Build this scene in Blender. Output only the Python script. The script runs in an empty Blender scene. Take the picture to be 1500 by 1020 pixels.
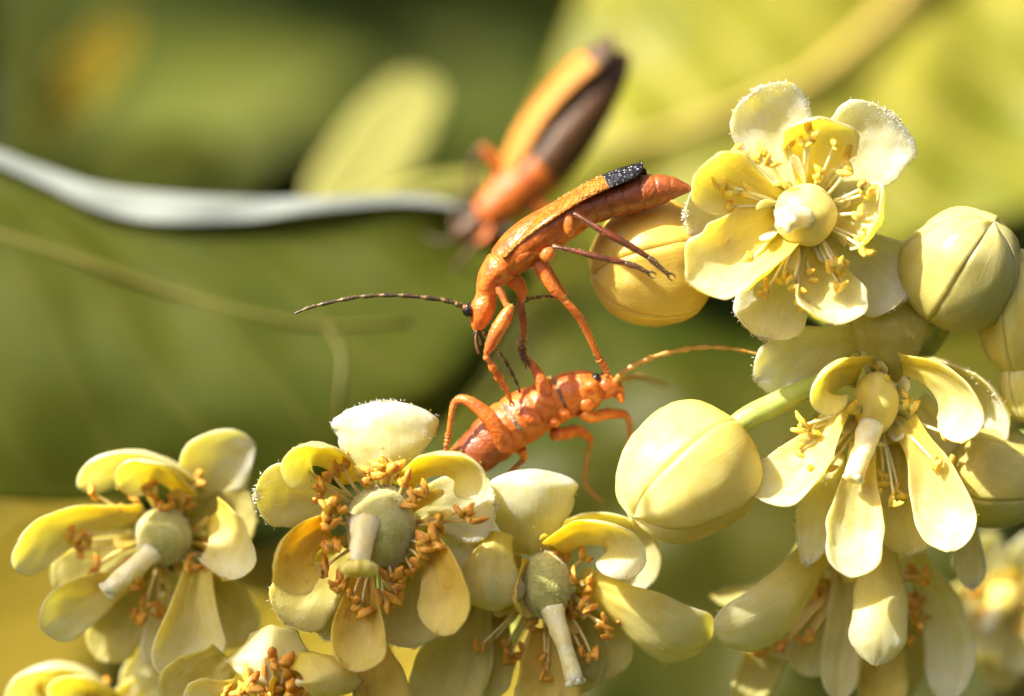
import bpy, bmesh, math, random
from mathutils import Vector, Matrix, noise
random.seed(7)
SC = bpy.context.scene
COL = SC.collection
R = math.radians
D = 60.0            # camera to plane of focus; 1 unit is about 2.9 mm

# ------------------------------------------------------------------ camera
cd = bpy.data.cameras.new('camera'); cam = bpy.data.objects.new('camera', cd); COL.objects.link(cam)
cam.location = (0, -D, 0); cam.rotation_euler = (R(90), 0, 0)
cd.sensor_width = 36; cd.lens = 144; cd.clip_start = 0.5; cd.clip_end = 3000
cd.dof.use_dof = True; cd.dof.focus_distance = D - 0.1; cd.dof.aperture_fstop = 0.144 / 3.0
cd.dof.aperture_blades = 0
SC.camera = cam
SC.unit_settings.scale_length = 0.0029
# ------------------------------------------------------------------ sky and sun
SUN = Vector((-0.60, -0.40, 0.70)).normalized()        # towards the sun
w = bpy.data.worlds.new('World'); SC.world = w; w.use_nodes = True
nt = w.node_tree; bg = nt.nodes['Background']
sky = nt.nodes.new('ShaderNodeTexSky'); sky.sky_type = 'NISHITA'; sky.sun_disc = False; sky.dust_density = 6.0; sky.ozone_density = 0.0; sky.air_density = 0.7
sky.sun_elevation = math.asin(SUN.z); sky.sun_rotation = math.atan2(SUN.x, SUN.y)
nt.links.new(sky.outputs[0], bg.inputs[0]); bg.inputs[1].default_value = 0.075
sl = bpy.data.lights.new('sun', 'SUN'); sl.energy = 5.0; sl.angle = R(0.6); sl.color = (1.0, 0.935, 0.78)
so = bpy.data.objects.new('sun', sl); COL.objects.link(so); so.rotation_euler = SUN.to_track_quat('Z', 'Y').to_euler()
so.location = SUN * 40
SC.view_settings.view_transform = 'Standard'; SC.view_settings.look = 'None'
SC.view_settings.exposure = 1.25; SC.view_settings.gamma = 1
SC.render.engine = 'CYCLES'
SC.cycles.use_denoising = True; SC.cycles.use_adaptive_sampling = True; SC.cycles.adaptive_threshold = 0.03
SC.cycles.max_bounces = 7; SC.cycles.diffuse_bounces = 4; SC.cycles.transmission_bounces = 5
SC.cycles.caustics_reflective = False; SC.cycles.caustics_refractive = False
SC.cycles.sample_clamp_indirect = 6

# ------------------------------------------------------------------ helpers
VIEW = Vector((0, -1, 0))
def W(px, py, f=0.0):
    """photograph position and offset towards the lens (hundredths of a unit) -> world point at its own distance"""
    y = -f / 100.0; s = (D + y) / D
    return Vector(((px - 750) / 100.0 * s, y, (510 - py) / 100.0 * s))
def smooth(a, b, x):
    t = max(0, min(1, (x - a) / (b - a))); return t * t * (3 - 2 * t)
def cat(pts, n):
    """Catmull-Rom through tuples, n samples"""
    out = []; m = len(pts) - 1
    for i in range(n):
        s = i / (n - 1) * m; k = min(int(s), m - 1); t = s - k
        p0 = pts[max(k - 1, 0)]; p1 = pts[k]; p2 = pts[k + 1]; p3 = pts[min(k + 2, m)]
        out.append(tuple(0.5 * (2 * b + (c - a) * t + (2 * a - 5 * b + 4 * c - d) * t * t + (3 * b - a - 3 * c + d) * t ** 3)
                         for a, b, c, d in zip(p0, p1, p2, p3)))
    return out
def link(name, verts, faces, mats, parent=None, mi=None, uv=None, smooth_=True):
    org = parent_origin(parent)
    me = bpy.data.meshes.new(name)
    me.from_pydata([tuple(Vector(v) - org) for v in verts], [], faces)
    for m in (mats if isinstance(mats, (list, tuple)) else [mats]): me.materials.append(m)
    if mi: me.polygons.foreach_set('material_index', mi)
    if smooth_: me.polygons.foreach_set('use_smooth', [True] * len(me.polygons))
    if uv:
        l = me.uv_layers.new(name='UVMap')
        for lp in me.loops: l.data[lp.index].uv = uv[lp.vertex_index]
    me.update()
    o = bpy.data.objects.new(name, me); COL.objects.link(o)
    if parent is not None: o.parent = parent
    return o
def parent_origin(p):
    v = Vector((0, 0, 0))
    while p is not None: v += p.location; p = p.parent
    return v
def thing(name, label, cat_, loc, group=None):
    o = bpy.data.objects.new(name, None); COL.objects.link(o); o.location = loc; o.empty_display_size = 0.2
    tag(o, label, cat_, group); return o
def tag(o, label=None, cat_=None, group=None, kind=None):
    if label: o['label'] = label
    if cat_: o['category'] = cat_
    if group: o['group'] = group
    if kind: o['kind'] = kind
    return o

def tube(pts, sides=8, close=True):
    """pts: (Vector, radius) -> verts, faces"""
    V, F = [], []; n = len(pts); prev = None
    for i, (p, r) in enumerate(pts):
        a = pts[max(i - 1, 0)][0]; b = pts[min(i + 1, n - 1)][0]
        t = (b - a).normalized() if (b - a).length > 1e-9 else Vector((0, 0, 1))
        if prev is None:
            prev = t.orthogonal()
        e1 = (prev - t * prev.dot(t)).normalized(); prev = e1; e2 = t.cross(e1)
        for k in range(sides):
            an = 2 * math.pi * k / sides
            V.append(p + (e1 * math.cos(an) + e2 * math.sin(an)) * r)
    for i in range(n - 1):
        for k in range(sides):
            a = i * sides + k; b = i * sides + (k + 1) % sides
            F.append((a, b, b + sides, a + sides))
    if close:
        F.append(tuple(range(sides - 1, -1, -1))); F.append(tuple(range((n - 1) * sides, n * sides)))
    return V, F
def ptube(spec, n=14, sides=8):
    """spec rows (px, py, f, radius px) -> smooth tube"""
    rows = cat([tuple(map(float, s)) for s in spec], n)
    return tube([(W(r[0], r[1], r[2]), max(r[3], 0.3) / 100) for r in rows], sides)

# ------------------------------------------------------------------ materials
def nodes(m): m.use_nodes = True; return m.node_tree.nodes, m.node_tree.links, m.node_tree.nodes['Principled BSDF']
def mat_basic(name, c1, c2, scale=6, rough=0.5, sss=0, sr=(1, .5, .2), ss=0.2, bump=0.0, bscale=30, spec=0.5, coat=0, sheen=0, detail=4, voro=False, spread=(0.35, 0.65), aniso=None):
    m = bpy.data.materials.new(name); N, L, P = nodes(m)
    tc = N.new('ShaderNodeTexCoord'); no = N.new('ShaderNodeTexNoise'); no.inputs['Scale'].default_value = scale; no.inputs['Detail'].default_value = detail
    src = tc.outputs['Object']
    if aniso:
        mp = N.new('ShaderNodeMapping'); mp.inputs['Scale'].default_value = aniso; L.new(src, mp.inputs[0]); src = mp.outputs[0]
    L.new(src, no.inputs['Vector'])
    cr = N.new('ShaderNodeValToRGB'); cr.color_ramp.elements[0].color = (*c1, 1); cr.color_ramp.elements[1].color = (*c2, 1)
    cr.color_ramp.elements[0].position, cr.color_ramp.elements[1].position = spread
    L.new(no.outputs['Fac'], cr.inputs[0]); L.new(cr.outputs[0], P.inputs['Base Color'])
    P.inputs['Roughness'].default_value = rough; P.inputs['Specular IOR Level'].default_value = spec
    if sss:
        P.inputs['Subsurface Weight'].default_value = sss; P.inputs['Subsurface Radius'].default_value = sr; P.inputs['Subsurface Scale'].default_value = ss
    if coat: P.inputs['Coat Weight'].default_value = coat; P.inputs['Coat Roughness'].default_value = 0.15
    if sheen: P.inputs['Sheen Weight'].default_value = sheen; P.inputs['Sheen Roughness'].default_value = 0.4
    if bump:
        if voro:
            b = N.new('ShaderNodeTexVoronoi'); b.inputs['Scale'].default_value = bscale; h = b.outputs['Distance']
        else:
            b = N.new('ShaderNodeTexNoise'); b.inputs['Scale'].default_value = bscale; b.inputs['Detail'].default_value = 5; h = b.outputs['Fac']
        L.new(tc.outputs['Object'], b.inputs['Vector'])
        bu = N.new('ShaderNodeBump'); bu.inputs['Strength'].default_value = bump; bu.inputs['Distance'].default_value = 0.05
        L.new(h, bu.inputs['Height']); L.new(bu.outputs[0], P.inputs['Normal'])
    return m

def mat_petal(name, cbase, ctip, cspot, spot=0.62, trans=0.5, rough=0.38, frost=0.6, sheen=0.0, sss=0.9, grain=0.22, vein=0.92):
    """waxy petal: base-to-tip colour, lengthwise veins, age spots, felted margin, light passing through"""
    m = bpy.data.materials.new(name); N, L, P = nodes(m); out = N['Material Output']
    uv = N.new('ShaderNodeUVMap'); sep = N.new('ShaderNodeSeparateXYZ'); L.new(uv.outputs[0], sep.inputs[0])
    tc = N.new('ShaderNodeTexCoord')
    gr = N.new('ShaderNodeValToRGB'); gr.color_ramp.elements[0].color = (*cbase, 1); gr.color_ramp.elements[1].color = (*ctip, 1)
    gr.color_ramp.elements[0].position = 0.1; gr.color_ramp.elements[1].position = 0.8
    L.new(sep.outputs['X'], gr.inputs[0])
    # veins
    mp = N.new('ShaderNodeMapping'); mp.inputs['Scale'].default_value = (1.5, 16, 1); L.new(uv.outputs[0], mp.inputs[0])
    vn = N.new('ShaderNodeTexNoise'); vn.inputs['Scale'].default_value = 1.6; vn.inputs['Detail'].default_value = 5; L.new(mp.outputs[0], vn.inputs['Vector'])
    vr = N.new('ShaderNodeMapRange'); vr.inputs[1].default_value = 0.35; vr.inputs[2].default_value = 0.65; vr.inputs[3].default_value = vein; vr.inputs[4].default_value = 1.03
    L.new(vn.outputs['Fac'], vr.inputs[0])
    mul = N.new('ShaderNodeMix'); mul.data_type = 'RGBA'; mul.blend_type = 'MULTIPLY'; mul.inputs[0].default_value = 0.8
    L.new(gr.outputs[0], mul.inputs[6])
    cmb = N.new('ShaderNodeCombineColor'); L.new(vr.outputs[0], cmb.inputs[0]); L.new(vr.outputs[0], cmb.inputs[1]); L.new(vr.outputs[0], cmb.inputs[2]); L.new(cmb.outputs[0], mul.inputs[7])
    # cloudy patches, paler and more golden
    mo = N.new('ShaderNodeTexNoise'); mo.inputs['Scale'].default_value = 3.4; mo.inputs['Detail'].default_value = 5; mo.inputs['Roughness'].default_value = 0.7; L.new(tc.outputs['Object'], mo.inputs['Vector'])
    mor = N.new('ShaderNodeValToRGB'); mor.color_ramp.elements[0].color = (0.97, 0.90, 0.62, 1); mor.color_ramp.elements[1].color = (1.03, 1.05, 1.15, 1); mor.color_ramp.elements[0].position = 0.33; mor.color_ramp.elements[1].position = 0.62
    L.new(mo.outputs['Fac'], mor.inputs[0])
    mul0 = mul
    mul = N.new('ShaderNodeMix'); mul.data_type = 'RGBA'; mul.blend_type = 'MULTIPLY'; mul.inputs[0].default_value = 0.75; L.new(mul0.outputs[2], mul.inputs[6]); L.new(mor.outputs[0], mul.inputs[7])
    # age spots
    sn = N.new('ShaderNodeTexNoise'); sn.inputs['Scale'].default_value = 2.6; sn.inputs['Detail'].default_value = 6; sn.inputs['Roughness'].default_value = 0.65
    L.new(tc.outputs['Object'], sn.inputs['Vector'])
    sr = N.new('ShaderNodeMapRange'); sr.inputs[1].default_value = spot; sr.inputs[2].default_value = spot + 0.13; sr.inputs[4].default_value = 0.7
    L.new(sn.outputs['Fac'], sr.inputs[0])
    mx = N.new('ShaderNodeMix'); mx.data_type = 'RGBA'; L.new(sr.outputs[0], mx.inputs[0]); L.new(mul.outputs[2], mx.inputs[6]); mx.inputs[7].default_value = (*cspot, 1)
    col = mx.outputs[2]
    L.new(col, P.inputs['Base Color'])
    P.inputs['Roughness'].default_value = rough; P.inputs['Specular IOR Level'].default_value = 0.45
    P.inputs['Subsurface Weight'].default_value = sss; P.inputs['Subsurface Radius'].default_value = (1.0, 0.92, 0.35); P.inputs['Subsurface Scale'].default_value = 0.16
    if sheen: P.inputs['Sheen Weight'].default_value = sheen
    # relief: lengthwise furrows + fine cells, coarser on the felted margin
    ab = N.new('ShaderNodeMath'); ab.operation = 'SUBTRACT'; ab.inputs[1].default_value = 0.5; L.new(sep.outputs['Y'], ab.inputs[0])
    ab2 = N.new('ShaderNodeMath'); ab2.operation = 'ABSOLUTE'; L.new(ab.outputs[0], ab2.inputs[0])
    tipm = N.new('ShaderNodeMapRange'); tipm.inputs[1].default_value = 0.72; tipm.inputs[2].default_value = 0.97; tipm.inputs[4].default_value = 0.5; L.new(sep.outputs['X'], tipm.inputs[0])
    em = N.new('ShaderNodeMath'); em.operation = 'MAXIMUM'; L.new(ab2.outputs[0], em.inputs[0]); L.new(tipm.outputs[0], em.inputs[1])
    er = N.new('ShaderNodeMapRange'); er.inputs[1].default_value = 0.36; er.inputs[2].default_value = 0.5; er.inputs[4].default_value = frost; L.new(em.outputs[0], er.inputs[0])
    fn = N.new('ShaderNodeTexNoise'); fn.inputs['Scale'].default_value = 26; fn.inputs['Detail'].default_value = 5; L.new(tc.outputs['Object'], fn.inputs['Vector'])
    fm = N.new('ShaderNodeMath'); fm.operation = 'MULTIPLY_ADD'; L.new(fn.outputs['Fac'], fm.inputs[0]); L.new(er.outputs[0], fm.inputs[1])
    vb = N.new('ShaderNodeMath'); vb.operation = 'MULTIPLY'; vb.inputs[1].default_value = 0.22; L.new(vn.outputs['Fac'], vb.inputs[0]); L.new(vb.outputs[0], fm.inputs[2])
    bn = N.new('ShaderNodeTexNoise'); bn.inputs['Scale'].default_value = 24; bn.inputs['Detail'].default_value = 4; L.new(tc.outputs['Object'], bn.inputs['Vector'])
    fm2 = N.new('ShaderNodeMath'); fm2.operation = 'MULTIPLY_ADD'; L.new(bn.outputs['Fac'], fm2.inputs[0]); fm2.inputs[1].default_value = grain; L.new(fm.outputs[0], fm2.inputs[2])
    bu = N.new('ShaderNodeBump'); bu.inputs['Strength'].default_value = 0.65; bu.inputs['Distance'].default_value = 0.05
    L.new(fm2.outputs[0], bu.inputs['Height']); L.new(bu.outputs[0], P.inputs['Normal'])
    tr = N.new('ShaderNodeBsdfTranslucent'); L.new(bu.outputs[0], tr.inputs['Normal'])
    tcol = N.new('ShaderNodeMix'); tcol.data_type = 'RGBA'; tcol.blend_type = 'MULTIPLY'; tcol.inputs[0].default_value = 1; L.new(col, tcol.inputs[6]); tcol.inputs[7].default_value = (1.0, 0.94, 0.40, 1)
    L.new(tcol.outputs[2], tr.inputs[0])
    ms = N.new('ShaderNodeMixShader'); ms.inputs[0].default_value = trans
    L.new(P.outputs[0], ms.inputs[1]); L.new(tr.outputs[0], ms.inputs[2]); L.new(ms.outputs[0], out.inputs[0])
    return m

def mat_leaf(name, c1, c2, cv, trans=0.4, rough=0.65, scale=0.35, tcol=(0.9, 1.0, 0.35)):
    """leaf blade: mottled green, paler side veins, light passing through"""
    m = bpy.data.materials.new(name); N, L, P = nodes(m); out = N['Material Output']
    uv = N.new('ShaderNodeUVMap'); tc = N.new('ShaderNodeTexCoord')
    no = N.new('ShaderNodeTexNoise'); no.inputs['Scale'].default_value = scale; no.inputs['Detail'].default_value = 4; L.new(tc.outputs['Object'], no.inputs['Vector'])
    cr = N.new('ShaderNodeValToRGB'); cr.color_ramp.elements[0].color = (*c1, 1); cr.color_ramp.elements[1].color = (*c2, 1); cr.color_ramp.elements[0].position = .35; cr.color_ramp.elements[1].position = .65
    L.new(no.outputs['Fac'], cr.inputs[0])
    mp = N.new('ShaderNodeMapping'); mp.inputs['Rotation'].default_value = (0, 0, 0.6); L.new(uv.outputs[0], mp.inputs[0])
    wv = N.new('ShaderNodeTexWave'); wv.inputs['Scale'].default_value = 2.2; wv.inputs['Distortion'].default_value = 1.2; wv.inputs['Detail'].default_value = 2; L.new(mp.outputs[0], wv.inputs['Vector'])
    mr = N.new('ShaderNodeMapRange'); mr.inputs[1].default_value = 0.90; mr.inputs[2].default_value = 1.0; mr.inputs[4].default_value = 0.55; L.new(wv.outputs['Fac'], mr.inputs[0])
    mx = N.new('ShaderNodeMix'); mx.data_type = 'RGBA'; L.new(mr.outputs[0], mx.inputs[0]); L.new(cr.outputs[0], mx.inputs[6]); mx.inputs[7].default_value = (*cv, 1)
    L.new(mx.outputs[2], P.inputs['Base Color']); P.inputs['Roughness'].default_value = rough; P.inputs['Specular IOR Level'].default_value = 0.25
    bu = N.new('ShaderNodeBump'); bu.inputs['Strength'].default_value = 0.3; bu.inputs['Distance'].default_value = 0.1; L.new(wv.outputs['Fac'], bu.inputs['Height']); L.new(bu.outputs[0], P.inputs['Normal'])
    tr = N.new('ShaderNodeBsdfTranslucent')
    tm = N.new('ShaderNodeMix'); tm.data_type = 'RGBA'; tm.blend_type = 'MULTIPLY'; tm.inputs[0].default_value = 1; L.new(mx.outputs[2], tm.inputs[6]); tm.inputs[7].default_value = (*tcol, 1)
    gm = N.new('ShaderNodeVectorMath'); gm.operation = 'SCALE'; gm.inputs[3].default_value = 1.6; L.new(tm.outputs[2], gm.inputs[0]); L.new(gm.outputs[0], tr.inputs[0])
    ms = N.new('ShaderNodeMixShader'); ms.inputs[0].default_value = trans
    L.new(P.outputs[0], ms.inputs[1]); L.new(tr.outputs[0], ms.inputs[2]); L.new(ms.outputs[0], out.inputs[0])
    return m

M = {}
M['petal'] = mat_petal('petal_cream_yellow', (0.88, 0.75, 0.16), (0.93, 0.915, 0.60), (0.80, 0.52, 0.10), spot=0.68, frost=0.2)  # base naturally yellower; contrast raised to paint in the deep yellow shade
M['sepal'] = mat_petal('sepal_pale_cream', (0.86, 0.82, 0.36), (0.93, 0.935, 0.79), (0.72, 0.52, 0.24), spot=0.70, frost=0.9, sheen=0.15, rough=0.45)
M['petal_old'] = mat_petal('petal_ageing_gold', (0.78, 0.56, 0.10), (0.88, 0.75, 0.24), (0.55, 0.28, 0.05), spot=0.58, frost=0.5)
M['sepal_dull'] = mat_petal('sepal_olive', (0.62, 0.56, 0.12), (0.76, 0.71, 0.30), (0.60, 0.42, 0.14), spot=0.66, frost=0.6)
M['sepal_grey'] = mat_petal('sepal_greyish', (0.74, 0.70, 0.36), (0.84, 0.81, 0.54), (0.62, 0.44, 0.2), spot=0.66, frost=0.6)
M['bud'] = mat_petal('bud_waxy_yellow', (0.84, 0.71, 0.18), (0.91, 0.82, 0.34), (0.78, 0.54, 0.16), spot=0.70, frost=0.25, trans=0.3, rough=0.34, sss=1.0, grain=0.26, vein=0.97)
M['bud_olive'] = mat_petal('bud_waxy_olive', (0.48, 0.43, 0.10), (0.64, 0.58, 0.24), (0.56, 0.42, 0.14), spot=0.68, frost=0.25, trans=0.2, rough=0.3, sss=1.0, grain=0.26, vein=0.97)
M['bud_shade_gold'] = mat_petal('bud_waxy_shade_gold', (0.80, 0.56, 0.10), (0.86, 0.66, 0.18), (0.86, 0.76, 0.5), spot=0.60, frost=0.7, trans=0.3, rough=0.3, sss=1.0, grain=0.26, vein=0.97)  # waxy bud colour deepened to gold to paint in its shade; pale spots
M['ovary'] = mat_basic('ovary_felted_yellow_green', (0.74, 0.60, 0.13), (0.80, 0.68, 0.20), 4, 0.4, 1.0, (1, .9, .4), 0.25, 0.15, 45, sheen=0.2)
M['ovary_green'] = mat_basic('ovary_felted_sage_green', (0.42, 0.41, 0.10), (0.60, 0.56, 0.22), 4, 0.6, 0.6, (1, .9, .4), 0.2, 0.6, 26, sheen=0.5)
M['fuzz'] = mat_basic('pale_fuzz', (0.75, 0.72, 0.5), (0.8, 0.78, 0.6), 5, 0.5)
M['felt'] = mat_basic('white_felt', (0.85, 0.82, 0.7), (0.9, 0.88, 0.78), 5, 0.35)
M['style'] = mat_basic('style_white', (0.84, 0.70, 0.34), (0.93, 0.85, 0.60), 6, 0.4, 1.0, (1, .8, .5), 0.3, 0.6, 16)
M['filament'] = mat_basic('filament_pale', (0.80, 0.72, 0.34), (0.86, 0.80, 0.50), 5, 0.4, 0.5, (1, .8, .4), 0.1)
M['filament_old'] = mat_basic('filament_tan', (0.76, 0.54, 0.18), (0.84, 0.68, 0.32), 5, 0.45, 0.4, (1, .6, .3), 0.1)
M['anther'] = mat_basic('anther_golden', (0.86, 0.48, 0.03), (0.93, 0.68, 0.12), 9, 0.4, 0.7, (1, .6, .15), 0.1, 0.6, 30)
M['anther_old'] = mat_basic('anther_brown_orange', (0.55, 0.22, 0.02), (0.80, 0.42, 0.05), 7, 0.42, 0.6, (1, .5, .1), 0.1, 0.6, 30)
M['stalk'] = mat_basic('stalk_green', (0.34, 0.42, 0.07), (0.46, 0.50, 0.14), 3, 0.45, 0.4, (.8, 1, .3), 0.2, 0.2, 25)
# beetles
M['shell'] = mat_basic('cuticle_orange', (0.46, 0.090, 0.014), (0.70, 0.20, 0.030), 5, 0.36, 0.45, (1, .35, .1), 0.2, 0.5, 16, coat=0.12, spread=(.3, .6))
M['thorax'] = mat_basic('cuticle_red_orange', (0.36, 0.070, 0.010), (0.60, 0.165, 0.020), 5, 0.36, 0.4, (1, .3, .1), 0.2, 0.5, 14, coat=0.15)
M['abdomen'] = mat_basic('cuticle_chestnut', (0.24, 0.055, 0.014), (0.38, 0.10, 0.022), 5, 0.34, 0.35, (1, .3, .1), 0.2, 0.5, 18, coat=0.2)
M['elytron'] = mat_basic('wing_case_amber', (0.40, 0.13, 0.010), (0.62, 0.25, 0.02), 8, 0.16, 0.2, (1, .4, .1), 0.1, 1.0, 24, coat=0.6, voro=True)
M['elytron_matt'] = mat_basic('wing_case_amber_downy', (0.38, 0.145, 0.014), (0.54, 0.235, 0.025), 8, 0.6, 0.2, (1, .4, .1), 0.1, 0.6, 24)
M['elytron_matt_tip'] = mat_basic('wing_case_dark_downy', (0.04, 0.025, 0.012), (0.10, 0.05, 0.02), 8, 0.6)
M['elytron_tip'] = mat_basic('wing_case_black', (0.012, 0.013, 0.018), (0.03, 0.03, 0.04), 8, 0.28, bump=1.0, bscale=17, coat=0.6, voro=True)
M['dark'] = mat_basic('limb_dark_brown', (0.045, 0.022, 0.008), (0.13, 0.05, 0.015), 9, 0.35, bump=0.4, bscale=30)
M['black'] = mat_basic('eye_black', (0.006, 0.006, 0.008), (0.012, 0.012, 0.016), 20, 0.12, bump=0.3, bscale=60, voro=True)
M['feeler'] = mat_basic('feeler_dark', (0.03, 0.022, 0.01), (0.07, 0.045, 0.02), 9, 0.4)
M['joint'] = mat_basic('feeler_joint_tan', (0.13, 0.08, 0.03), (0.20, 0.13, 0.05), 9, 0.4)
M['feeler_tan'] = mat_basic('feeler_tan', (0.38, 0.19, 0.03), (0.5, 0.28, 0.06), 9, 0.4)
M['membrane'] = mat_basic('membrane_dark_grey', (0.08, 0.05, 0.03), (0.3, 0.2, 0.12), 12, 0.25, bump=0.6, bscale=30)
# leaves
M['leaf_top'] = mat_leaf('leaf_green', (0.062, 0.080, 0.0025), (0.092, 0.104, 0.004), (0.10, 0.105, 0.01))
M['leaf_under'] = mat_leaf('leaf_underside_silvery', (0.22, 0.25, 0.24), (0.29, 0.32, 0.30), (0.26, 0.29, 0.26), 0.15, 0.6)
M['leaf_lime'] = mat_leaf('leaf_lime_yellow', (0.17, 0.19, 0.010), (0.38, 0.355, 0.04), (0.6, 0.5, 0.12), 0.45, 0.5, 0.25)
M['leaf_straw'] = mat_leaf('bract_straw', (0.50, 0.48, 0.14), (0.60, 0.56, 0.2), (0.45, 0.41, 0.18), 0.45, 0.5)
M['leaf_ochre'] = mat_leaf('leaf_ochre', (0.28, 0.21, 0.016), (0.40, 0.30, 0.03), (0.42, 0.33, 0.07), 0.4, 0.5)
M['leaf_mid'] = mat_leaf('leaf_mid_green', (0.05, 0.075, 0.010), (0.085, 0.105, 0.015), (0.11, 0.12, 0.03), 0.4)
M['leaf_dark'] = mat_leaf('leaf_deep_green', (0.035, 0.055, 0.010), (0.06, 0.085, 0.015), (0.09, 0.1, 0.03), 0.3)
M['leaf_bright'] = mat_leaf('leaf_fresh_green', (0.10, 0.13, 0.012), (0.16, 0.175, 0.022), (0.16, 0.17, 0.04), 0.45)
M['leaf_olive'] = mat_leaf('leaf_olive_green', (0.034, 0.050, 0.003), (0.085, 0.080, 0.005), (0.085, 0.085, 0.01), 0.4, 0.5, 0.22)
M['rib'] = mat_basic('leaf_rib', (0.115, 0.105, 0.012), (0.15, 0.13, 0.018), 1, 0.5)
M['rib_yellow'] = mat_basic('leaf_rib_yellow', (0.46, 0.34, 0.07), (0.52, 0.40, 0.10), 1, 0.5)
M['soil'] = mat_basic('meadow_ground', (0.03, 0.04, 0.012), (0.07, 0.08, 0.02), 0.03, 0.9)

# ------------------------------------------------------------------ generic blade: petals, sepals, wing cases, bracts
PROF = {
    'petal': lambda u: (0.52 + 0.48 * smooth(0, 0.62, u)) * (math.sqrt(max(0, 1 - max(0, (u - 0.74) / 0.26) ** 2.3))),
    'spoon': lambda u: (0.44 + 0.56 * smooth(0.05, 0.66, u)) * (math.sqrt(max(0, 1 - max(0, (u - 0.78) / 0.22) ** 2.2))),
    'sepal': lambda u: (0.55 + 0.45 * smooth(0, 0.45, u)) * (max(0, 1 - max(0, (u - 0.35) / 0.65) ** 2.6)) ** 0.62,
    'oval': lambda u: max(0, 1 - abs(2 * u - 1) ** 2.4) ** 0.5,
    'blunt': lambda u: (0.72 + 0.28 * smooth(0, 0.4, u)) * (max(0, 1 - max(0, (u - 0.80) / 0.20) ** 2.2)) ** 0.5,
    'leaf': lambda u: (max(0, math.sin(math.pi * min(1, u ** 0.62)))) ** 0.8,
}
def nn_(n, s, a): return n * math.cos(a) - s * math.sin(a)
def blade(name, parent, mats, b, t, width, lift=0, fwd=0, roll=0, cup=45, prof='petal', curl=0, thick=6, wav=0.04, nu=18, nv=13, seed=None, jag=0.0, twist=0, hood=0, crumple=0.0, mi_split=None, wmul=1.0):
    rnd = random.Random(seed if seed is not None else random.random())
    B, T = W(*b), W(*t)
    dx, dz = T.x - B.x, T.z - B.z; ln = math.hypot(dx, dz) or 1e-6
    Lf = Vector((-dz / ln, 0, dx / ln))
    C = (B + T) / 2 + Lf * (lift / 100) + VIEW * (fwd / 100)
    Q = 2 * C - (B + T) / 2
    ph = [rnd.uniform(0, 6.28) for _ in range(5)]
    f = PROF[prof]; G = {}
    V, UV = [], []
    top, bot = {}, {}
    hw = width / 200.0 * wmul
    cur = prevp = None
    for i in range(nu + 1):
        u = math.sin(math.pi / 2 * (i / nu) ** 1.1)
        if i == nu: u = 0.9995
        p = B * (1 - u) ** 2 + Q * 2 * u * (1 - u) + T * u * u
        tg = ((Q - B) * 2 * (1 - u) + (T - Q) * 2 * u)
        if tg.length < 1e-6: tg = T - B
        tg.normalize()
        rr = R(roll + twist * u)
        n0 = VIEW * math.cos(rr) + Lf * math.sin(rr)
        n = n0 - tg * n0.dot(tg)
        n = n.normalized() if n.length > 1e-4 else tg.orthogonal().normalized()
        s = tg.cross(n).normalized()
        p = p + n * (curl / 100.0) * smooth(0.55, 1.0, u) ** 1.3
        if hood:                                   # the end of the blade bends over towards its hollow side
            th = R(hood) * smooth(0.45, 1.0, u)
            cur = p.copy() if cur is None else cur + (tg * math.cos(th) + n * math.sin(th)) * (p - prevp).length * 1.05
            prevp = p; p = cur
            tg, n = tg * math.cos(th) + n * math.sin(th), n * math.cos(th) - tg * math.sin(th)
        hwid = hw * max(f(u), 0.012)
        c = R(cup) * (0.55 + 0.45 * u) * (1 if u < .8 else 1 + (u - .8) * 0.8)
        if hood: c *= 1 - 0.62 * smooth(0.5, 1.0, u)
        for j in range(nv + 1):
            v = j / nv * 2 - 1
            ee = 1 + wav * (math.sin(7 * u + ph[0] + 2 * v) + 0.6 * math.sin(17 * u + ph[1])) * abs(v)
            if jag: ee -= jag * abs(v) * max(0, noise.noise(Vector((u * 14, ph[2], v * 2)))) * smooth(0.3, .9, u)
            a = v * c
            rad = hwid / max(math.sin(min(abs(c), 1.55)), 0.08) if c > 0.05 else None
            if rad: off = s * (rad * math.sin(a) * ee) + n * (rad * (1 - math.cos(a)))
            else: off = s * (hwid * v * ee)
            q = p + off
            q += n * (wav * 0.35 * hw * noise.noise(Vector((u * 4 + ph[3], v * 2.0 + ph[4], 0))) * (0.4 + abs(v)))
            if crumple: q += nn_(n, s, a) * crumple * (noise.noise(Vector((u * 5 + ph[1], v * 2.2, ph[0]))) + 0.5 * noise.noise(Vector((u * 11 + ph[1], v * 5, ph[3]))) - 0.8 * math.exp(-(v / .12) ** 2) * (1 - u))
            if jag and i >= nu - 1: q -= tg * jag * 0.5 * hw * max(0, noise.noise(Vector((v * 5, ph[1], 3))))
            th = thick / 200.0 * (1 - 0.75 * abs(v) ** 5) * (1 if u < 0.85 else max(0.25, 1 - (u - .85) * 5))
            # outward direction of the shell
            nn = (n * math.cos(a) - s * math.sin(a)).normalized() if c > 0.05 else n
            top[i, j] = len(V); V.append(q + nn * th); UV.append((u, j / nv))
            bot[i, j] = len(V); V.append(q - nn * th); UV.append((u, j / nv))
    F, MI = [], []
    ms = mats if isinstance(mats, (list, tuple)) else [mats]
    def idx(i, back):
        if mi_split is not None: return 1 if i / nu > mi_split else 0
        return 1 if back and len(ms) > 1 else 0
    for i in range(nu):
        for j in range(nv):
            F.append((top[i, j], top[i, j + 1], top[i + 1, j + 1], top[i + 1, j])); MI.append(idx(i, False))
            F.append((bot[i, j], bot[i + 1, j], bot[i + 1, j + 1], bot[i, j + 1])); MI.append(idx(i, True))
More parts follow.
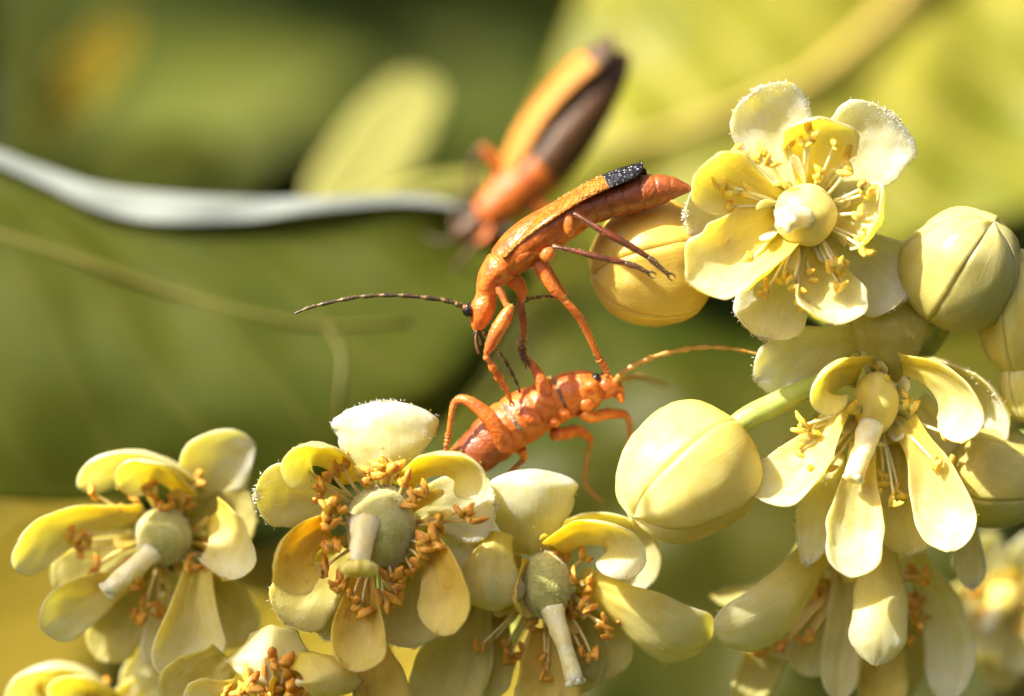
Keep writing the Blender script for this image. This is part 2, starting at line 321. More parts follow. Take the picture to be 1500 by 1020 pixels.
    for i in range(nu):
        F.append((top[i, 0], top[i + 1, 0], bot[i + 1, 0], bot[i, 0])); MI.append(idx(i, False))
        F.append((top[i, nv], bot[i, nv], bot[i + 1, nv], top[i + 1, nv])); MI.append(idx(i, False))
    for j in range(nv):
        F.append((top[0, j], bot[0, j], bot[0, j + 1], top[0, j + 1])); MI.append(0)
        F.append((top[nu, j], top[nu, j + 1], bot[nu, j + 1], bot[nu, j])); MI.append(idx(nu, False))
    return link(name, V, F, ms, parent, MI, UV)

# ------------------------------------------------------------------ anthers (shared meshes)
def anther_mesh(seed):
    rnd = random.Random(seed); bm = bmesh.new()
    for sgn in (-1, 1):
        r = bmesh.ops.create_icosphere(bm, subdivisions=2, radius=1.0)
        sx, sy, sz = rnd.uniform(.030, .046), rnd.uniform(.040, .055), rnd.uniform(.075, .115)
        tilt = Matrix.Rotation(sgn * rnd.uniform(.0, .9), 3, 'Y')
        for v in r['verts']:
            c = v.co.copy(); k = 1 + 0.5 * noise.noise(c * 1.7 + Vector((seed * 3, sgn, 0)))
            if c.y < -0.2 and abs(c.x) < 0.35: k *= 0.72          # slit of the pollen sac
            v.co = tilt @ Vector((c.x * sx * k, c.y * sy * k, c.z * sz * k)) + Vector((sgn * 0.05, 0, 0))
    r = bmesh.ops.create_icosphere(bm, subdivisions=1, radius=0.035)
    me = bpy.data.meshes.new('anther'); bm.to_mesh(me); bm.free()
    me.polygons.foreach_set('use_smooth', [True] * len(me.polygons)); return me
ANTH = [anther_mesh(i) for i in range(5)]
ANTH_OLD = []
for me in ANTH:
    me.materials.append(M['anther']); m2 = me.copy(); m2.materials[0] = M['anther_old']; ANTH_OLD.append(m2)

def stamen(parent, c, root, end, old=False, bow=18, size=1.0, rnd=random):
    size *= 1.35
    """filament from the ring around the ovary, anther at its end"""
    B, E = W(*root), W(*end)
    mid = (B + E) / 2 + VIEW * bow / 100 * rnd.uniform(.4, 1.2) + Vector((rnd.uniform(-.06, .06), 0, rnd.uniform(-.05, .08)))
    pts = []
    for i in range(8):
        u = i / 7; p = B * (1 - u) ** 2 + mid * 2 * u * (1 - u) + E * u * u
        pts.append((p, 0.030 - 0.010 * u))
    V, F = tube(pts, 6)
    o = link('stamen', V, F, M['filament_old'] if old else M['filament'], parent)
    a = bpy.data.objects.new('anther', rnd.choice(ANTH_OLD if old else ANTH)); COL.objects.link(a); a.parent = o
    a.location = E - parent_origin(o)
    a.rotation_euler = (rnd.uniform(-1, 1), rnd.uniform(-1.5, 1.5), rnd.uniform(-1.2, 1.2)); s = size * rnd.uniform(.8, 1.12)
    a.scale = (s, s, s)
    return o

def ovary(parent, c, r, ry, mat, fuzz=200, axis=(0, -1, 0), seed=1):
    rnd = random.Random(seed); bm = bmesh.new(); bmesh.ops.create_uvsphere(bm, u_segments=32, v_segments=20, radius=1)
    P = W(*c); V = []
    for v in bm.verts:
        k = 1 + 0.02 * math.cos(5 * math.atan2(v.co.z, v.co.x)) + 0.015 * noise.noise(v.co * 3 + Vector((seed, 0, 0)))
        V.append(P + Vector((v.co.x * r, v.co.y * r, v.co.z * ry)) * k / 100)
    bm.faces.ensure_lookup_table(); bm.verts.index_update()
    F = [tuple(v.index for v in f.verts) for f in bm.faces]; bm.free()
    o = link('ovary', V, F, mat, parent)
    FV, FF = [], []
    for i in range(fuzz):
        d = Vector((rnd.gauss(0, 1), rnd.gauss(0, 1), rnd.gauss(0, 1))).normalized()
        if d.y > 0.3: d.y = -d.y
        b0 = P + Vector((d.x * r, d.y * r, d.z * ry)) / 100 * 0.995
        e = b0 + (d + Vector((rnd.uniform(-.5, .5), rnd.uniform(-.5, .5), rnd.uniform(-.6, .3)))) * rnd.uniform(.03, .08)
        s = d.orthogonal().normalized() * 0.004; s2 = d.cross(s)
        k = len(FV); FV += [b0 + s, b0 - s * .5 + s2 * .8, b0 - s * .5 - s2 * .8, e]; FF += [(k, k + 1, k + 3), (k + 1, k + 2, k + 3), (k + 2, k, k + 3)]
    if fuzz:
        fo = link('fuzz', FV, FF, M['fuzz'], o); fo['kind'] = 'stuff'
    return o

def style(parent, pts, stig=1.0, mat=None, lobes=5, stigmat=None):
    V, F = ptube(pts, 14, 14)
    # slight unevenness along the style
    V = [v + Vector((noise.noise(v * 6), noise.noise(v * 6 + Vector((5, 0, 0))), noise.noise(v * 6 + Vector((9, 0, 0))))) * 0.03 for v in V]
    o = link('style', V, F, mat or M['style'], parent)
    a, b = W(*pts[-2][:3]), W(*pts[-1][:3]); t = (b - a).normalized(); r = pts[-1][3] / 100 * stig
    e1 = t.orthogonal().normalized(); e2 = t.cross(e1)
    bm = bmesh.new(); bmesh.ops.create_uvsphere(bm, u_segments=30, v_segments=12, radius=1); VV = []
    for v in bm.verts:
        th = math.atan2(v.co.y, v.co.x); k = 1 + 0.22 * math.cos(lobes * th) * math.hypot(v.co.x, v.co.y) + 0.1 * noise.noise(v.co * 4)
        dip = -0.35 * math.exp(-(v.co.x ** 2 + v.co.y ** 2) * 4) if v.co.z > 0 else 0
        VV.append(b + (e1 * v.co.x * k + e2 * v.co.y * k) * r * 1.1 + t * (v.co.z * 0.62 + dip) * r)
    bm.verts.index_update(); FF = [tuple(v.index for v in f.verts) for f in bm.faces]; bm.free()
    link('stigma', VV, FF, stigmat or mat or M['style'], o)
    return o

def stalk(parent, pts, name='pedicel', mat=None):
    V, F = ptube(pts, 16, 12); return link(name, V, F, mat or M['stalk'], parent)

def margin_felt(q, n, rnd):
    """short white hairs on the margin and tip of a sepal"""
    me = q.data; uvd = {}
    for lp in me.loops: uvd[lp.vertex_index] = me.uv_layers[0].data[lp.index].uv
    ok = [v for v in me.vertices if (abs(uvd[v.index][1] - .5) > .36 and uvd[v.index][0] > .3) or uvd[v.index][0] > .86]
    V, F = [], []; org = parent_origin(q)
    for _ in range(n):
        v = rnd.choice(ok); v2 = rnd.choice([ok[max(0, ok.index(v) - 2)], v]) if len(ok) < 500 else v
        b = v.co.lerp(v2.co, rnd.random()) + Vector((rnd.uniform(-.03, .03), rnd.uniform(-.03, .03), rnd.uniform(-.03, .03)))
        d = (v.normal + Vector((rnd.uniform(-.8, .8), rnd.uniform(-.8, .8), rnd.uniform(-.8, .8)))).normalized()
        e = b + d * rnd.uniform(.02, .055); s1 = d.orthogonal().normalized() * .0055; s2 = d.cross(s1); k = len(V)
        V += [b + s1 + org, b - s1 * .5 + s2 * .8 + org, b - s1 * .5 - s2 * .8 + org, e + org]; F += [(k, k + 1, k + 3), (k + 1, k + 2, k + 3), (k + 2, k, k + 3)]
    f = link('felt', V, F, M['felt'], q); f['kind'] = 'stuff'
def dust(q, n, rnd):
    """golden pollen grains lying on a petal"""
    me = q.data; V, F = [], []; org = parent_origin(q); nvv = len(me.vertices); c0 = rnd.randrange(nvv)
    for _ in range(n):
        v = me.vertices[min(nvv - 1, max(0, int(rnd.gauss(c0, nvv * .22))))]; p = v.co + v.normal * .006 + Vector((rnd.uniform(-.03, .03), rnd.uniform(-.01, .01), rnd.uniform(-.03, .03))) + org; r = rnd.uniform(.006, .014); k = len(V)
        V += [p + Vector(d) * r for d in ((1, 0, 0), (-1, 0, 0), (0, 1, 0), (0, -1, 0), (0, 0, 1), (0, 0, -1))]
        F += [(k + a, k + b, k + c) for a, b, c in ((0, 2, 4), (2, 1, 4), (1, 3, 4), (3, 0, 4), (2, 0, 5), (1, 2, 5), (3, 1, 5), (0, 3, 5))]
    f = link('pollen', V, F, M['anther'], q); f['kind'] = 'stuff'
def flower(label, c, blades, anthers=(), old=False, ov=None, sty=None, ped=None, seed=1, fz=25, ovmat=None, fuzz=200, asize=1.0, group='open linden flowers', ring=0.55, frand=25, stigmat=None, felt=0, stam=9, stig=(0.95, 5), df=0, wm=1.16, pollen=45):
    sh_ = lambda q: (q[0], q[1], q[2] + df) + tuple(q[3:])
    c = sh_(c); ov = sh_(ov) if ov else None; sty = [sh_(q) for q in sty] if sty else None; ped = [sh_(q) for q in ped] if ped else None
    blades = [dict(q, b=sh_(q['b']), t=sh_(q['t'])) for q in blades]; anthers = [sh_(q) if len(q) > 2 else q for q in anthers]
    rnd = random.Random(seed)
    o = thing('linden_flower', label, 'flower', W(*c), group)
    for k, s in enumerate(blades):
        s = dict(s); kind = s.pop('k'); mat = s.pop('m', kind); s.setdefault('prof', 'sepal' if kind == 'sepal' else 'petal')
        s.setdefault('wmul', wm); s.setdefault('hood', 24 if kind == 'sepal' else 50); s.setdefault('crumple', 0.035); s.setdefault('nu', 26); s.setdefault('nv', 15); s.setdefault('seed', seed * 100 + k); s.setdefault('thick', 8 if kind == 'sepal' else 6)
        blade(kind, o, M[mat], s.pop('b'), s.pop('t'), s.pop('w'), **s)
    if pollen:
        for q in [q for q in o.children if q.name.split('.')[0] in ('petal', 'sepal')]: dust(q, pollen, rnd)
    if ov:
        cx, cy, r = ov[0], ov[1], (ov[3] + ov[4]) / 2
        for k in range(stam):
            a = 6.283 * (k + rnd.uniform(-.25, .25)) / max(stam, 1) + seed; L1, L2 = r * .75, r * rnd.uniform(1.45, 1.95)
            blade('staminode', o, M['petal_old' if old else 'sepal'], (cx + L1 * math.cos(a), cy - L1 * math.sin(a), c[2] - 4), (cx + L2 * math.cos(a + .15), cy - L2 * math.sin(a + .15), c[2] + rnd.uniform(15, 40)), rnd.uniform(14, 24), fwd=rnd.uniform(-4, 10), cup=50, prof='spoon', thick=4, nu=10, nv=6, hood=rnd.uniform(10, 60), seed=seed * 31 + k, roll=rnd.uniform(-50, 50))
    if felt:
        for q in [q for q in o.children if q.name.split('.')[0] == 'sepal']: margin_felt(q, felt, rnd)
    if ov: ovary(o, ov[:3], ov[3], ov[4], M[ovmat or 'ovary'], fuzz, seed=seed)
    if sty: style(o, sty, stig[0], stigmat=stigmat, lobes=stig[1])
    for a in anthers:
        x, y = a[0], a[1]; f = a[2] if len(a) > 2 else c[2] + fz + rnd.uniform(-frand, frand)
        if ov: cx, cy, r = ov[0], ov[1], (ov[3] + ov[4]) / 2
        else: cx, cy, r = c[0], c[1], 25
        d = math.hypot(x - cx, y - cy) or 1; k = min(ring * r / d, 0.6)
        root = (cx + (x - cx) * k + rnd.uniform(-4, 4), cy + (y - cy) * k + rnd.uniform(-4, 4), c[2] - 8)
        stamen(o, c, root, (x, y, f), old, size=asize, rnd=rnd)
    if ped: stalk(o, ped)
    return o

def bud(label, c, ang, tilt, length, width, mat, seed=1, ped=None, f=0, sepals=5, twist=0.0, groove=0.03, group='closed flower buds'):
    """five closed sepals meeting edge to edge around an egg; ang: image direction of the tip, tilt: towards the lens"""
    rnd = random.Random(seed); P = W(*c); o = thing('flower_bud', label, 'bud', P, group)
    ax = Vector((math.cos(R(ang)) * math.cos(R(tilt)), -math.sin(R(tilt)), math.sin(R(ang)) * math.cos(R(tilt))))
    e1 = ax.cross(VIEW); e1 = e1.normalized() if e1.length > .05 else Vector((1, 0, 0)); e2 = ax.cross(e1).normalized()
    H, Wd = length / 200, width / 200
    for k in range(sepals):
        th0 = 2 * math.pi * (k + 0.35 + twist) / sepals; nu, nv = 22, 14; V, UV, F = [], [], []; top, bot = {}, {}
        ph = rnd.uniform(0, 9); puff = rnd.uniform(.985, 1.02)
        for i in range(nu + 1):
            u = i / nu; z = -math.cos(math.pi * u)
            rr = math.sin(math.pi * u) ** 0.8 * (1.05 - 0.10 * z)
            for j in range(nv + 1):
                v = j / nv * 2 - 1; th = th0 + v * math.pi / sepals * (1.0 + 0.03 * math.sin(5 * u + ph))
                g = 1 + groove * abs(v) ** 2.5 - 0.9 * groove * smooth(.93, 1, abs(v)) - 0.04 * (1 - v * v) * math.sin(math.pi * u)
                g += 0.075 * noise.noise(Vector((math.cos(th) * 1.6 + seed, math.sin(th) * 1.6, z * 1.6))) + 0.02 * noise.noise(Vector((math.cos(th) * 5 + ph, math.sin(th) * 5, z * 5)))
                rad = max(rr * g * puff, 0.01)
                p = P + ax * (z * H * (1 + 0.06 * (1 - abs(v)) * (1 if z > 0 else 0))) + (e1 * math.cos(th) + e2 * math.sin(th)) * rad * Wd
                nrm = ((e1 * math.cos(th) + e2 * math.sin(th)) * math.sin(math.pi * u) + ax * z).normalized()
                top[i, j] = len(V); V.append(p); UV.append((u, j / nv))
                bot[i, j] = len(V); V.append(p - nrm * 0.10); UV.append((u, j / nv))
        for i in range(nu):
            for j in range(nv):
                F.append((top[i, j], top[i, j + 1], top[i + 1, j + 1], top[i + 1, j])); F.append((bot[i, j], bot[i + 1, j], bot[i + 1, j + 1], bot[i, j + 1]))
            F.append((top[i, 0], top[i + 1, 0], bot[i + 1, 0], bot[i, 0])); F.append((top[i, nv], bot[i, nv], bot[i + 1, nv], top[i + 1, nv]))
        link('sepal', V, F, M[mat], o, None, UV)
    if ped: stalk(o, ped)
    return o

# ------------------------------------------------------------------ leaf sheet through curves of points (px, py, f)
def sheet(name, label, rows, mats, n=36, m=40, thick=0.06, cat_='leaf', serr=0.0, ribs=(), ribmat='rib', group=None, ripple=0.12, seed=3):
    curves = [cat([tuple(map(float, p)) for p in r], n) for r in rows]
    P0 = W(*rows[len(rows) // 2][0]); o = thing(name, label, cat_, P0, group)
    grid = []
    for i in range(n): grid.append(cat([c[i] for c in curves], m))
    pos = {}
    for i in range(n):
        for j in range(m):
            p = W(*grid[i][j]); p += VIEW * ripple * noise.noise(Vector((p.x * .7, p.z * .7, seed))); pos[i, j] = p
    V, UV, F, MI = [], [], [], []; top, bot = {}, {}
    for i in range(n):
        for j in range(m):
            a = pos[min(i + 1, n - 1), j] - pos[max(i - 1, 0), j]; b = pos[i, min(j + 1, m - 1)] - pos[i, max(j - 1, 0)]
            nn = a.cross(b); nn = nn.normalized() if nn.length > 1e-9 else VIEW.copy()
            top[i, j] = len(V); V.append(pos[i, j] + nn * thick / 2); UV.append((i / (n - 1), j / (m - 1)))
            bot[i, j] = len(V); V.append(pos[i, j] - nn * thick / 2); UV.append((i / (n - 1), j / (m - 1)))
    for i in range(n - 1):
        for j in range(m - 1):
            F.append((top[i, j], top[i + 1, j], top[i + 1, j + 1], top[i, j + 1])); MI.append(0)
            F.append((bot[i, j], bot[i, j + 1], bot[i + 1, j + 1], bot[i + 1, j])); MI.append(1)
    for i in range(n - 1):
        F.append((top[i, 0], bot[i, 0], bot[i + 1, 0], top[i + 1, 0])); MI.append(0)
        F.append((top[i, m - 1], top[i + 1, m - 1], bot[i + 1, m - 1], bot[i, m - 1])); MI.append(0)
    for j in range(m - 1):
        F.append((top[0, j], top[0, j + 1], bot[0, j + 1], bot[0, j])); MI.append(0)
        F.append((top[n - 1, j], bot[n - 1, j], bot[n - 1, j + 1], top[n - 1, j + 1])); MI.append(0)
    bl = link('blade', V, F, mats, o, MI, UV)
    for r in ribs:
        Vv, Ff = ptube(r, 24, 8); link('rib', Vv, Ff, M[ribmat], o)
    return o

# ================================================================== SETTING
g = 600
gm = link('ground', [(-g, -g, -170), (g, -g, -170), (g, g * 2, -170), (-g, g * 2, -170)], [(0, 1, 2, 3)], M['soil']); tag(gm, 'dark meadow ground far below the branch', None, None, 'structure')

# far foliage: leaves beyond counting
def foliage(name, label, n, y0, y1, xr, z0, z1, size, mats, seed):
    rnd = random.Random(seed); V, F, MI, UV = [], [], [], []
    out = [(0, 0), (.28, -.16), (.46, .18), (.34, .55), (0, 1), (-.34, .55), (-.46, .18), (-.28, -.16)]
    for k in range(n):
        y = rnd.uniform(y0, y1); c = Vector((rnd.uniform(-xr, xr), y, rnd.uniform(z0, z1)))
        cl = noise.noise(c * 0.035 + Vector((seed, 0, 0)))
        c += Vector((0, cl * 25, 0))
        s = rnd.uniform(*size)
        q = Matrix.Rotation(rnd.uniform(0, 6.28), 3, 'Z') @ Matrix.Rotation(rnd.uniform(.4, 1.9), 3, 'X') @ Matrix.Rotation(rnd.uniform(0, 6.28), 3, 'Z')
        b0 = len(V)
        for (x, z) in out:
            V.append(c + q @ Vector((x * s, z * s, -abs(x) * s * .25 + .12 * s * z * z))); UV.append((z, x + .5))
        mi = min(len(mats) - 1, max(0, int((cl * 0.9 + .5 + rnd.uniform(-.32, .32)) * len(mats))))
        F += [tuple(b0 + i for i in (0, 1, 2, 3, 4)), tuple(b0 + i for i in (0, 4, 5, 6, 7))]; MI += [mi, mi]
    o = link(name, V, F, mats, None, MI, UV, False); tag(o, label, None, None, 'stuff'); return o
foliage('distant_foliage', 'far green foliage of the tree melting into soft blur', 9000, 70, 190, 150, -110, 120, (7, 15),
        [M['leaf_dark'], M['leaf_mid'], M['leaf_mid'], M['leaf_bright']], 4)

# ------------------------------------------------------------------ leaves one can tell apart
sheet('linden_leaf', 'large green linden leaf with silvery curled-over upper margin', [
    [(-260, 192, -622), (-60, 224, -622), (60, 270, -617), (140, 308, -610), (240, 328, -606), (360, 324, -614), (470, 310, -624), (600, 299, -645), (700, 318, -664), (770, 362, -680)],
    [(-260, 176, -636), (-60, 206, -636), (60, 246, -636), (140, 272, -630), (240, 285, -626), (360, 293, -632), (470, 294, -637), (600, 291, -652), (700, 312, -668), (770, 358, -684)],
    [(-260, 230, -634), (-60, 262, -632), (60, 300, -628), (140, 332, -620), (240, 356, -616), (360, 364, -622), (470, 365, -634), (600, 362, -650), (700, 360, -690), (774, 376, -720)],
    [(-260, 300, -580), (-60, 328, -580), (60, 362, -575), (140, 388, -570), (240, 424, -570), (360, 456, -560), (470, 476, -560), (600, 472, -580), (700, 440, -620), (778, 398, -676)],
    [(-260, 520, -500), (-60, 540, -500), (60, 560, -490), (140, 570, -490), (240, 590, -490), (360, 600, -490), (470, 610, -500), (600, 580, -530), (690, 530, -580), (774, 412, -676)],
    [(-260, 700, -540), (-60, 725, -520), (60, 735, -510), (140, 735, -510), (240, 735, -510), (360, 740, -510), (470, 730, -520), (600, 660, -560), (680, 580, -590), (770, 424, -676)],
], [M['leaf_under'], M['leaf_top']], 44, 60, ribs=[
    [(-260, 302, -576, 8), (-60, 330, -576, 8), (60, 363, -571, 7), (140, 389, -566, 7), (240, 425, -566, 6), (360, 457, -556, 5), (470, 477, -556, 4), (600, 471, -576, 2.5)],
    [(478, 478, -556, 3), (500, 520, -536, 3), (495, 590, -504, 2), (480, 680, -510, 2)]])
sheet('linden_leaf', 'broad sunlit lime yellow leaf spreading behind the topmost flower', [
    [(900, -190, -2000), (1020, -200, -2000), (1200, -210, -2000), (1420, -200, -2050), (1700, -160, -2100)],
    [(850, 0, -1900), (1000, -10, -1850), (1200, -10, -1850), (1420, -10, -1900), (1700, -10, -1950)],
    [(800, 130, -1800), (1000, 140, -1700), (1200, 120, -1750), (1420, 110, -1800), (1700, 100, -1800)],
    [(760, 240, -1700), (1000, 260, -1650), (1200, 250, -1650), (1420, 235, -1700), (1700, 190, -1700)],
    [(780, 330, -1700), (1020, 380, -1600), (1200, 390, -1600), (1420, 330, -1600), (1700, 250, -1600)],
], [M['leaf_lime'], M['leaf_lime']], 36, 36, ripple=0.5, ribmat='rib_yellow', ribs=[
    [(1400, -110, -1920, 20), (1320, 0, -1840, 20), (1235, 80, -1740, 18), (1160, 130, -1690, 15), (1000, 190, -1640, 11), (900, 215, -1640, 6)]])
sheet('linden_leaf', 'mid green leaf hanging in shade between the two beetles', [
    [(600, 330, -2100), (800, 350, -2100), (960, 360, -2100), (1150, 370, -2100), (1500, 330, -2100)],
    [(600, 520, -1800), (800, 540, -1700), (960, 540, -1550), (1150, 560, -1550), (1500, 540, -1550)],
    [(600, 760, -1450), (800, 760, -1400), (960, 760, -1400), (1150, 760, -1400), (1500, 760, -1400)],
    [(640, 1130, -1300), (800, 1150, -1250), (960, 1150, -1250), (1150, 1150, -1250), (1450, 1130, -1250)],
], [M['leaf_olive'], M['leaf_olive']], 26, 26, ripple=0.6)
def free_leaf(label, b, t, wd, mat, name='linden_leaf', **k):
    o = thing(name, label, 'leaf', W(*b)); k.setdefault('prof', 'leaf')
    blade('blade', o, mat, b, t, wd, thick=8, nu=24, nv=12, **k); return o
free_leaf('pale straw oval bract standing up behind the curled green leaf', (465, 340, -1500), (630, 115, -1700), 150, M['leaf_straw'], 'linden_bract', prof='oval', cup=15)
free_leaf('small cream bract lying beside the blurred third beetle', (560, 285, -800), (730, 262, -860), 46, M['leaf_straw'], 'linden_bract', prof='oval', cup=25)
free_leaf('tan leaf tip far back in the upper corner', (60, 190, -2600), (190, 30, -2400), 110, M['leaf_ochre'], prof='oval', cup=20)
free_leaf('bright green leaf far back above the curled silvery margin', (120, 260, -2400), (330, 220, -2400), 130, M['leaf_top'], prof='oval', cup=15)
free_leaf('narrow light green leaf at the far edge beside the tan leaf tip', (20, 300, -2500), (40, -60, -2500), 110, M['leaf_top'], prof='oval', cup=15)
free_leaf('ochre yellow leaf glowing under the lowest corner flower', (-160, 1180, -2600), (140, 720, -2600), 420, M['leaf_ochre'], prof='oval', cup=15)
free_leaf('orange yellow leaf glowing behind the lower hanging flowers', (1320, 1100, -1400), (1520, 760, -1500), 420, M['leaf_ochre'], prof='oval', cup=15)
free_leaf('dull yellow leaf behind the middle of the lower flower row', (520, 1200, -420), (600, 800, -700), 620, M['leaf_ochre'], prof='oval', cup=15)

# unseen leaves added above the frame, shaped to shade the lower flower row
def unW(p): s_ = (D + p.y) / D; return (p.x / s_ * 100 + 750, 510 - p.z / s_ * 100, -p.y * 100)
def shade_leaf(label, outline, t):
    rows = []
    for r in outline: rows.append([unW(W(x, y, 0) + SUN * t) for x, y in r])
    return sheet('linden_leaf', label, rows, [M['leaf_mid'], M['leaf_mid']], 24, 16, ripple=.1)
shade_leaf('unseen green leaf added overhead to shade the far end of the lower row', [[(-60, 640), (60, 600), (180, 640), (280, 620), (350, 640)], [(-80, 800), (60, 800), (150, 800), (250, 800), (320, 780)], [(-60, 1080), (60, 1090), (180, 1090), (280, 1060), (330, 900)]], 12.5)
shade_leaf('unseen green leaf added overhead to shade the middle of the lower row', [[(370, 880), (470, 870), (620, 800), (740, 790), (800, 850), (940, 860), (1060, 850)], [(400, 960), (480, 960), (620, 940), (740, 930), (800, 940), (940, 960), (1060, 940)], [(420, 1100), (480, 1120), (620, 1120), (740, 1120), (800, 1120), (940, 1120), (1040, 1080)]], 17.5)

# ================================================================== BEETLES
def loft(name, parent, secs, mats, bounds, n=110, sides=28, grooves=(), ridge=0.0, dark=(), sup=1.0, gw=2.2):
    """closed body skin through sections (px, py, f, half height, half depth); bounds: px x where material changes"""
    rows = cat([tuple(map(float, s)) for s in secs], n)
    C = [W(*r[:3]) for r in rows]; V, F, MI = [], [], []
    arc = [0]
    for i in range(1, n): arc.append(arc[-1] + (C[i] - C[i - 1]).length)
    for i in range(n):
        t = (C[min(i + 1, n - 1)] - C[max(i - 1, 0)]).normalized()
        e1 = t.cross(VIEW).normalized(); e2 = e1.cross(t).normalized()
        if e2.dot(VIEW) < 0: e2 = -e2
        gk = 1.0
        for gx, gd in grooves: gk -= gd * math.exp(-((rows[i][0] - gx) / gw) ** 2)
        rh, rd = max(rows[i][3], .3) / 100 * gk, max(rows[i][4], .3) / 100 * gk
        for k in range(sides):
            a = 2 * math.pi * k / sides; ca, sa = math.cos(a), math.sin(a)
            kk = 1 + ridge * math.exp(-((sa - 1) ** 2) / 0.03) if ridge else 1
            kk += 0.018 * noise.noise(Vector((arc[i] * 4, ca * 2, sa * 2)))
            V.append(C[i] + (e1 * rh * ca + e2 * rd * sa) * kk)
    for i in range(n - 1):
        x = rows[i][0]; mi = 0
        for q, b in enumerate(bounds):
            if x > b: mi = q + 1
        for k in range(sides):
            a = i * sides + k; b = i * sides + (k + 1) % sides
            m_ = mi
            for d0, d1, k0, k1 in dark:
                if d0 < x < d1 and k0 <= k <= k1: m_ = len(mats) - 1
            F.append((a, b, b + sides, a + sides)); MI.append(m_)
    F.append(tuple(range(sides - 1, -1, -1))); MI.append(MI[0]); F.append(tuple(range((n - 1) * sides, n * sides))); MI.append(MI[-1])
    return link(name, V, F, mats, parent, MI)
def ellipsoid(name, parent, c, rx, rz, rf, mat, rot=0):
    bm = bmesh.new(); bmesh.ops.create_uvsphere(bm, u_segments=20, v_segments=14, radius=1); P = W(*c); V = []
    cr, sr = math.cos(R(rot)), math.sin(R(rot))
    for v in bm.verts:
        k = 1 + .05 * noise.noise(v.co * 2); x, z = v.co.x * rx * k, v.co.z * rz * k
        V.append(P + Vector((x * cr - z * sr, v.co.y * rf * k, x * sr + z * cr)) / 100)
    bm.verts.index_update(); F = [tuple(v.index for v in f.verts) for f in bm.faces]; bm.free()
    return link(name, V, F, mat, parent)
def leg(parent, femur, tibia, tarsus, mats, claw=True):
    o = None
    for nm, sp, mt in (('leg', femur, mats[0]), ('tibia', tibia, mats[1]), ('tarsus', tarsus, mats[2])):
        if not sp: continue
        V, F = ptube(sp, 16 if nm != 'tarsus' else 20, 10)
        if nm == 'tarsus':                        # beaded joints
            n = len(V) // 10
            for i in range(n):
                c = sum((V[i * 10 + k] for k in range(10)), Vector()) / 10; s = 1 + .3 * math.sin(i * 1.6)
                for k in range(10): V[i * 10 + k] = c + (V[i * 10 + k] - c) * s
            if claw:
                a = Vector(W(*sp[-2][:3])); b = Vector(W(*sp[-1][:3])); t = (b - a).normalized(); sd = t.cross(VIEW).normalized()
                for sg in (-1, 1):
                    pts = [(b, .02), (b + t * .04 + sd * sg * .03, .014), (b + t * .08 + sd * sg * .026, .010), (b + t * .09 + sd * sg * .012, .005)]
                    v2, f2 = tube(pts, 6); k = len(V); V += v2; F += [tuple(q + k for q in f) for f in f2]
        q = link(nm, V, F, mt, parent if o is None else o)
        if o is None: o = q
    return o
def antenna(parent, spec, segs=11, mats=None, base=1):
    per = 8; rows = cat([tuple(map(float, s)) for s in spec], segs * per + 1); pts = []; MI = []
    for i, r in enumerate(rows):
        ph = (i % per) / per; k = 0.72 + 0.36 * smooth(0, .75, ph) if i % per else 0.68
        pts.append((W(*r[:3]), r[3] / 100 * k))
    V, F = tube(pts, 8)
    for i in range(len(pts) - 1):
        MI += [(2 if i < per * base else (1 if i % per in (0, per - 1) else 0))] * 8
    MI += [2, 0]
    return link('antenna', V, F, mats or [M['feeler'], M['joint'], M['shell']], parent, MI)

GB = 'orange soldier beetles'
b1 = thing('soldier_beetle', 'sharp orange beetle with black wing tip stretching head down towards another beetle', 'beetle', W(781, 351), GB)
body = loft('body', b1, [
    (697, 487, 0, 2, 3), (699, 480, 0, 9, 9), (703, 467, 0, 15, 16), (707, 453, 0, 18, 19), (711, 441, 0, 17.5, 18), (713, 431, 0, 16.5, 18), (715, 420, 0, 18, 23), (720, 408, 0, 21, 28), (728, 397, 0, 24, 31), (736, 388, 0, 26, 31),
    (744, 380, 0, 28, 31), (758, 368, 0, 32, 35), (781, 351, 0, 34, 38), (805, 335, 0, 32, 38), (830, 320, 0, 30, 36), (850, 310, 0, 27, 34), (870, 303, 0, 25, 31),
    (892, 296, 0, 25, 29), (916, 289, 0, 26, 28), (939, 283, 0, 26, 26), (960, 279, 0, 24, 24), (980, 276, 0, 19, 19), (998, 276, 0, 11, 11), (1010, 277, 0, 5, 5), (1014, 278, 0, 1, 1)],
    [M['shell'], M['thorax'], M['abdomen']], [739, 852], 300, 32, [(712, .05), (737, .10), (850, .06), (868, .06), (890, .085), (914, .085), (938, .085), (961, .085), (982, .07)], 0.08, gw=1.9)
ellipsoid('eye', body, (685, 455, 9), 8, 10, 9, M['black'], 20)
ellipsoid('eye', body, (690, 452, -14), 7, 9, 7, M['black'], 20)
for pts in ([(700, 484, 4, 2.6), (697, 494, 5, 2.4), (698, 506, 6, 2.8), (702, 520, 6, 2.4)], [(702, 484, -6, 2.4), (703, 494, -8, 2.2), (705, 506, -9, 2.6)]):
    V, F = ptube(pts, 12, 8); link('palp', V, F, M['dark'], body)
V, F = ptube([(703, 480, 2, 4), (697, 487, 3, 3), (693, 490, 3, 1)], 8, 8); link('mandible', V, F, M['dark'], body)
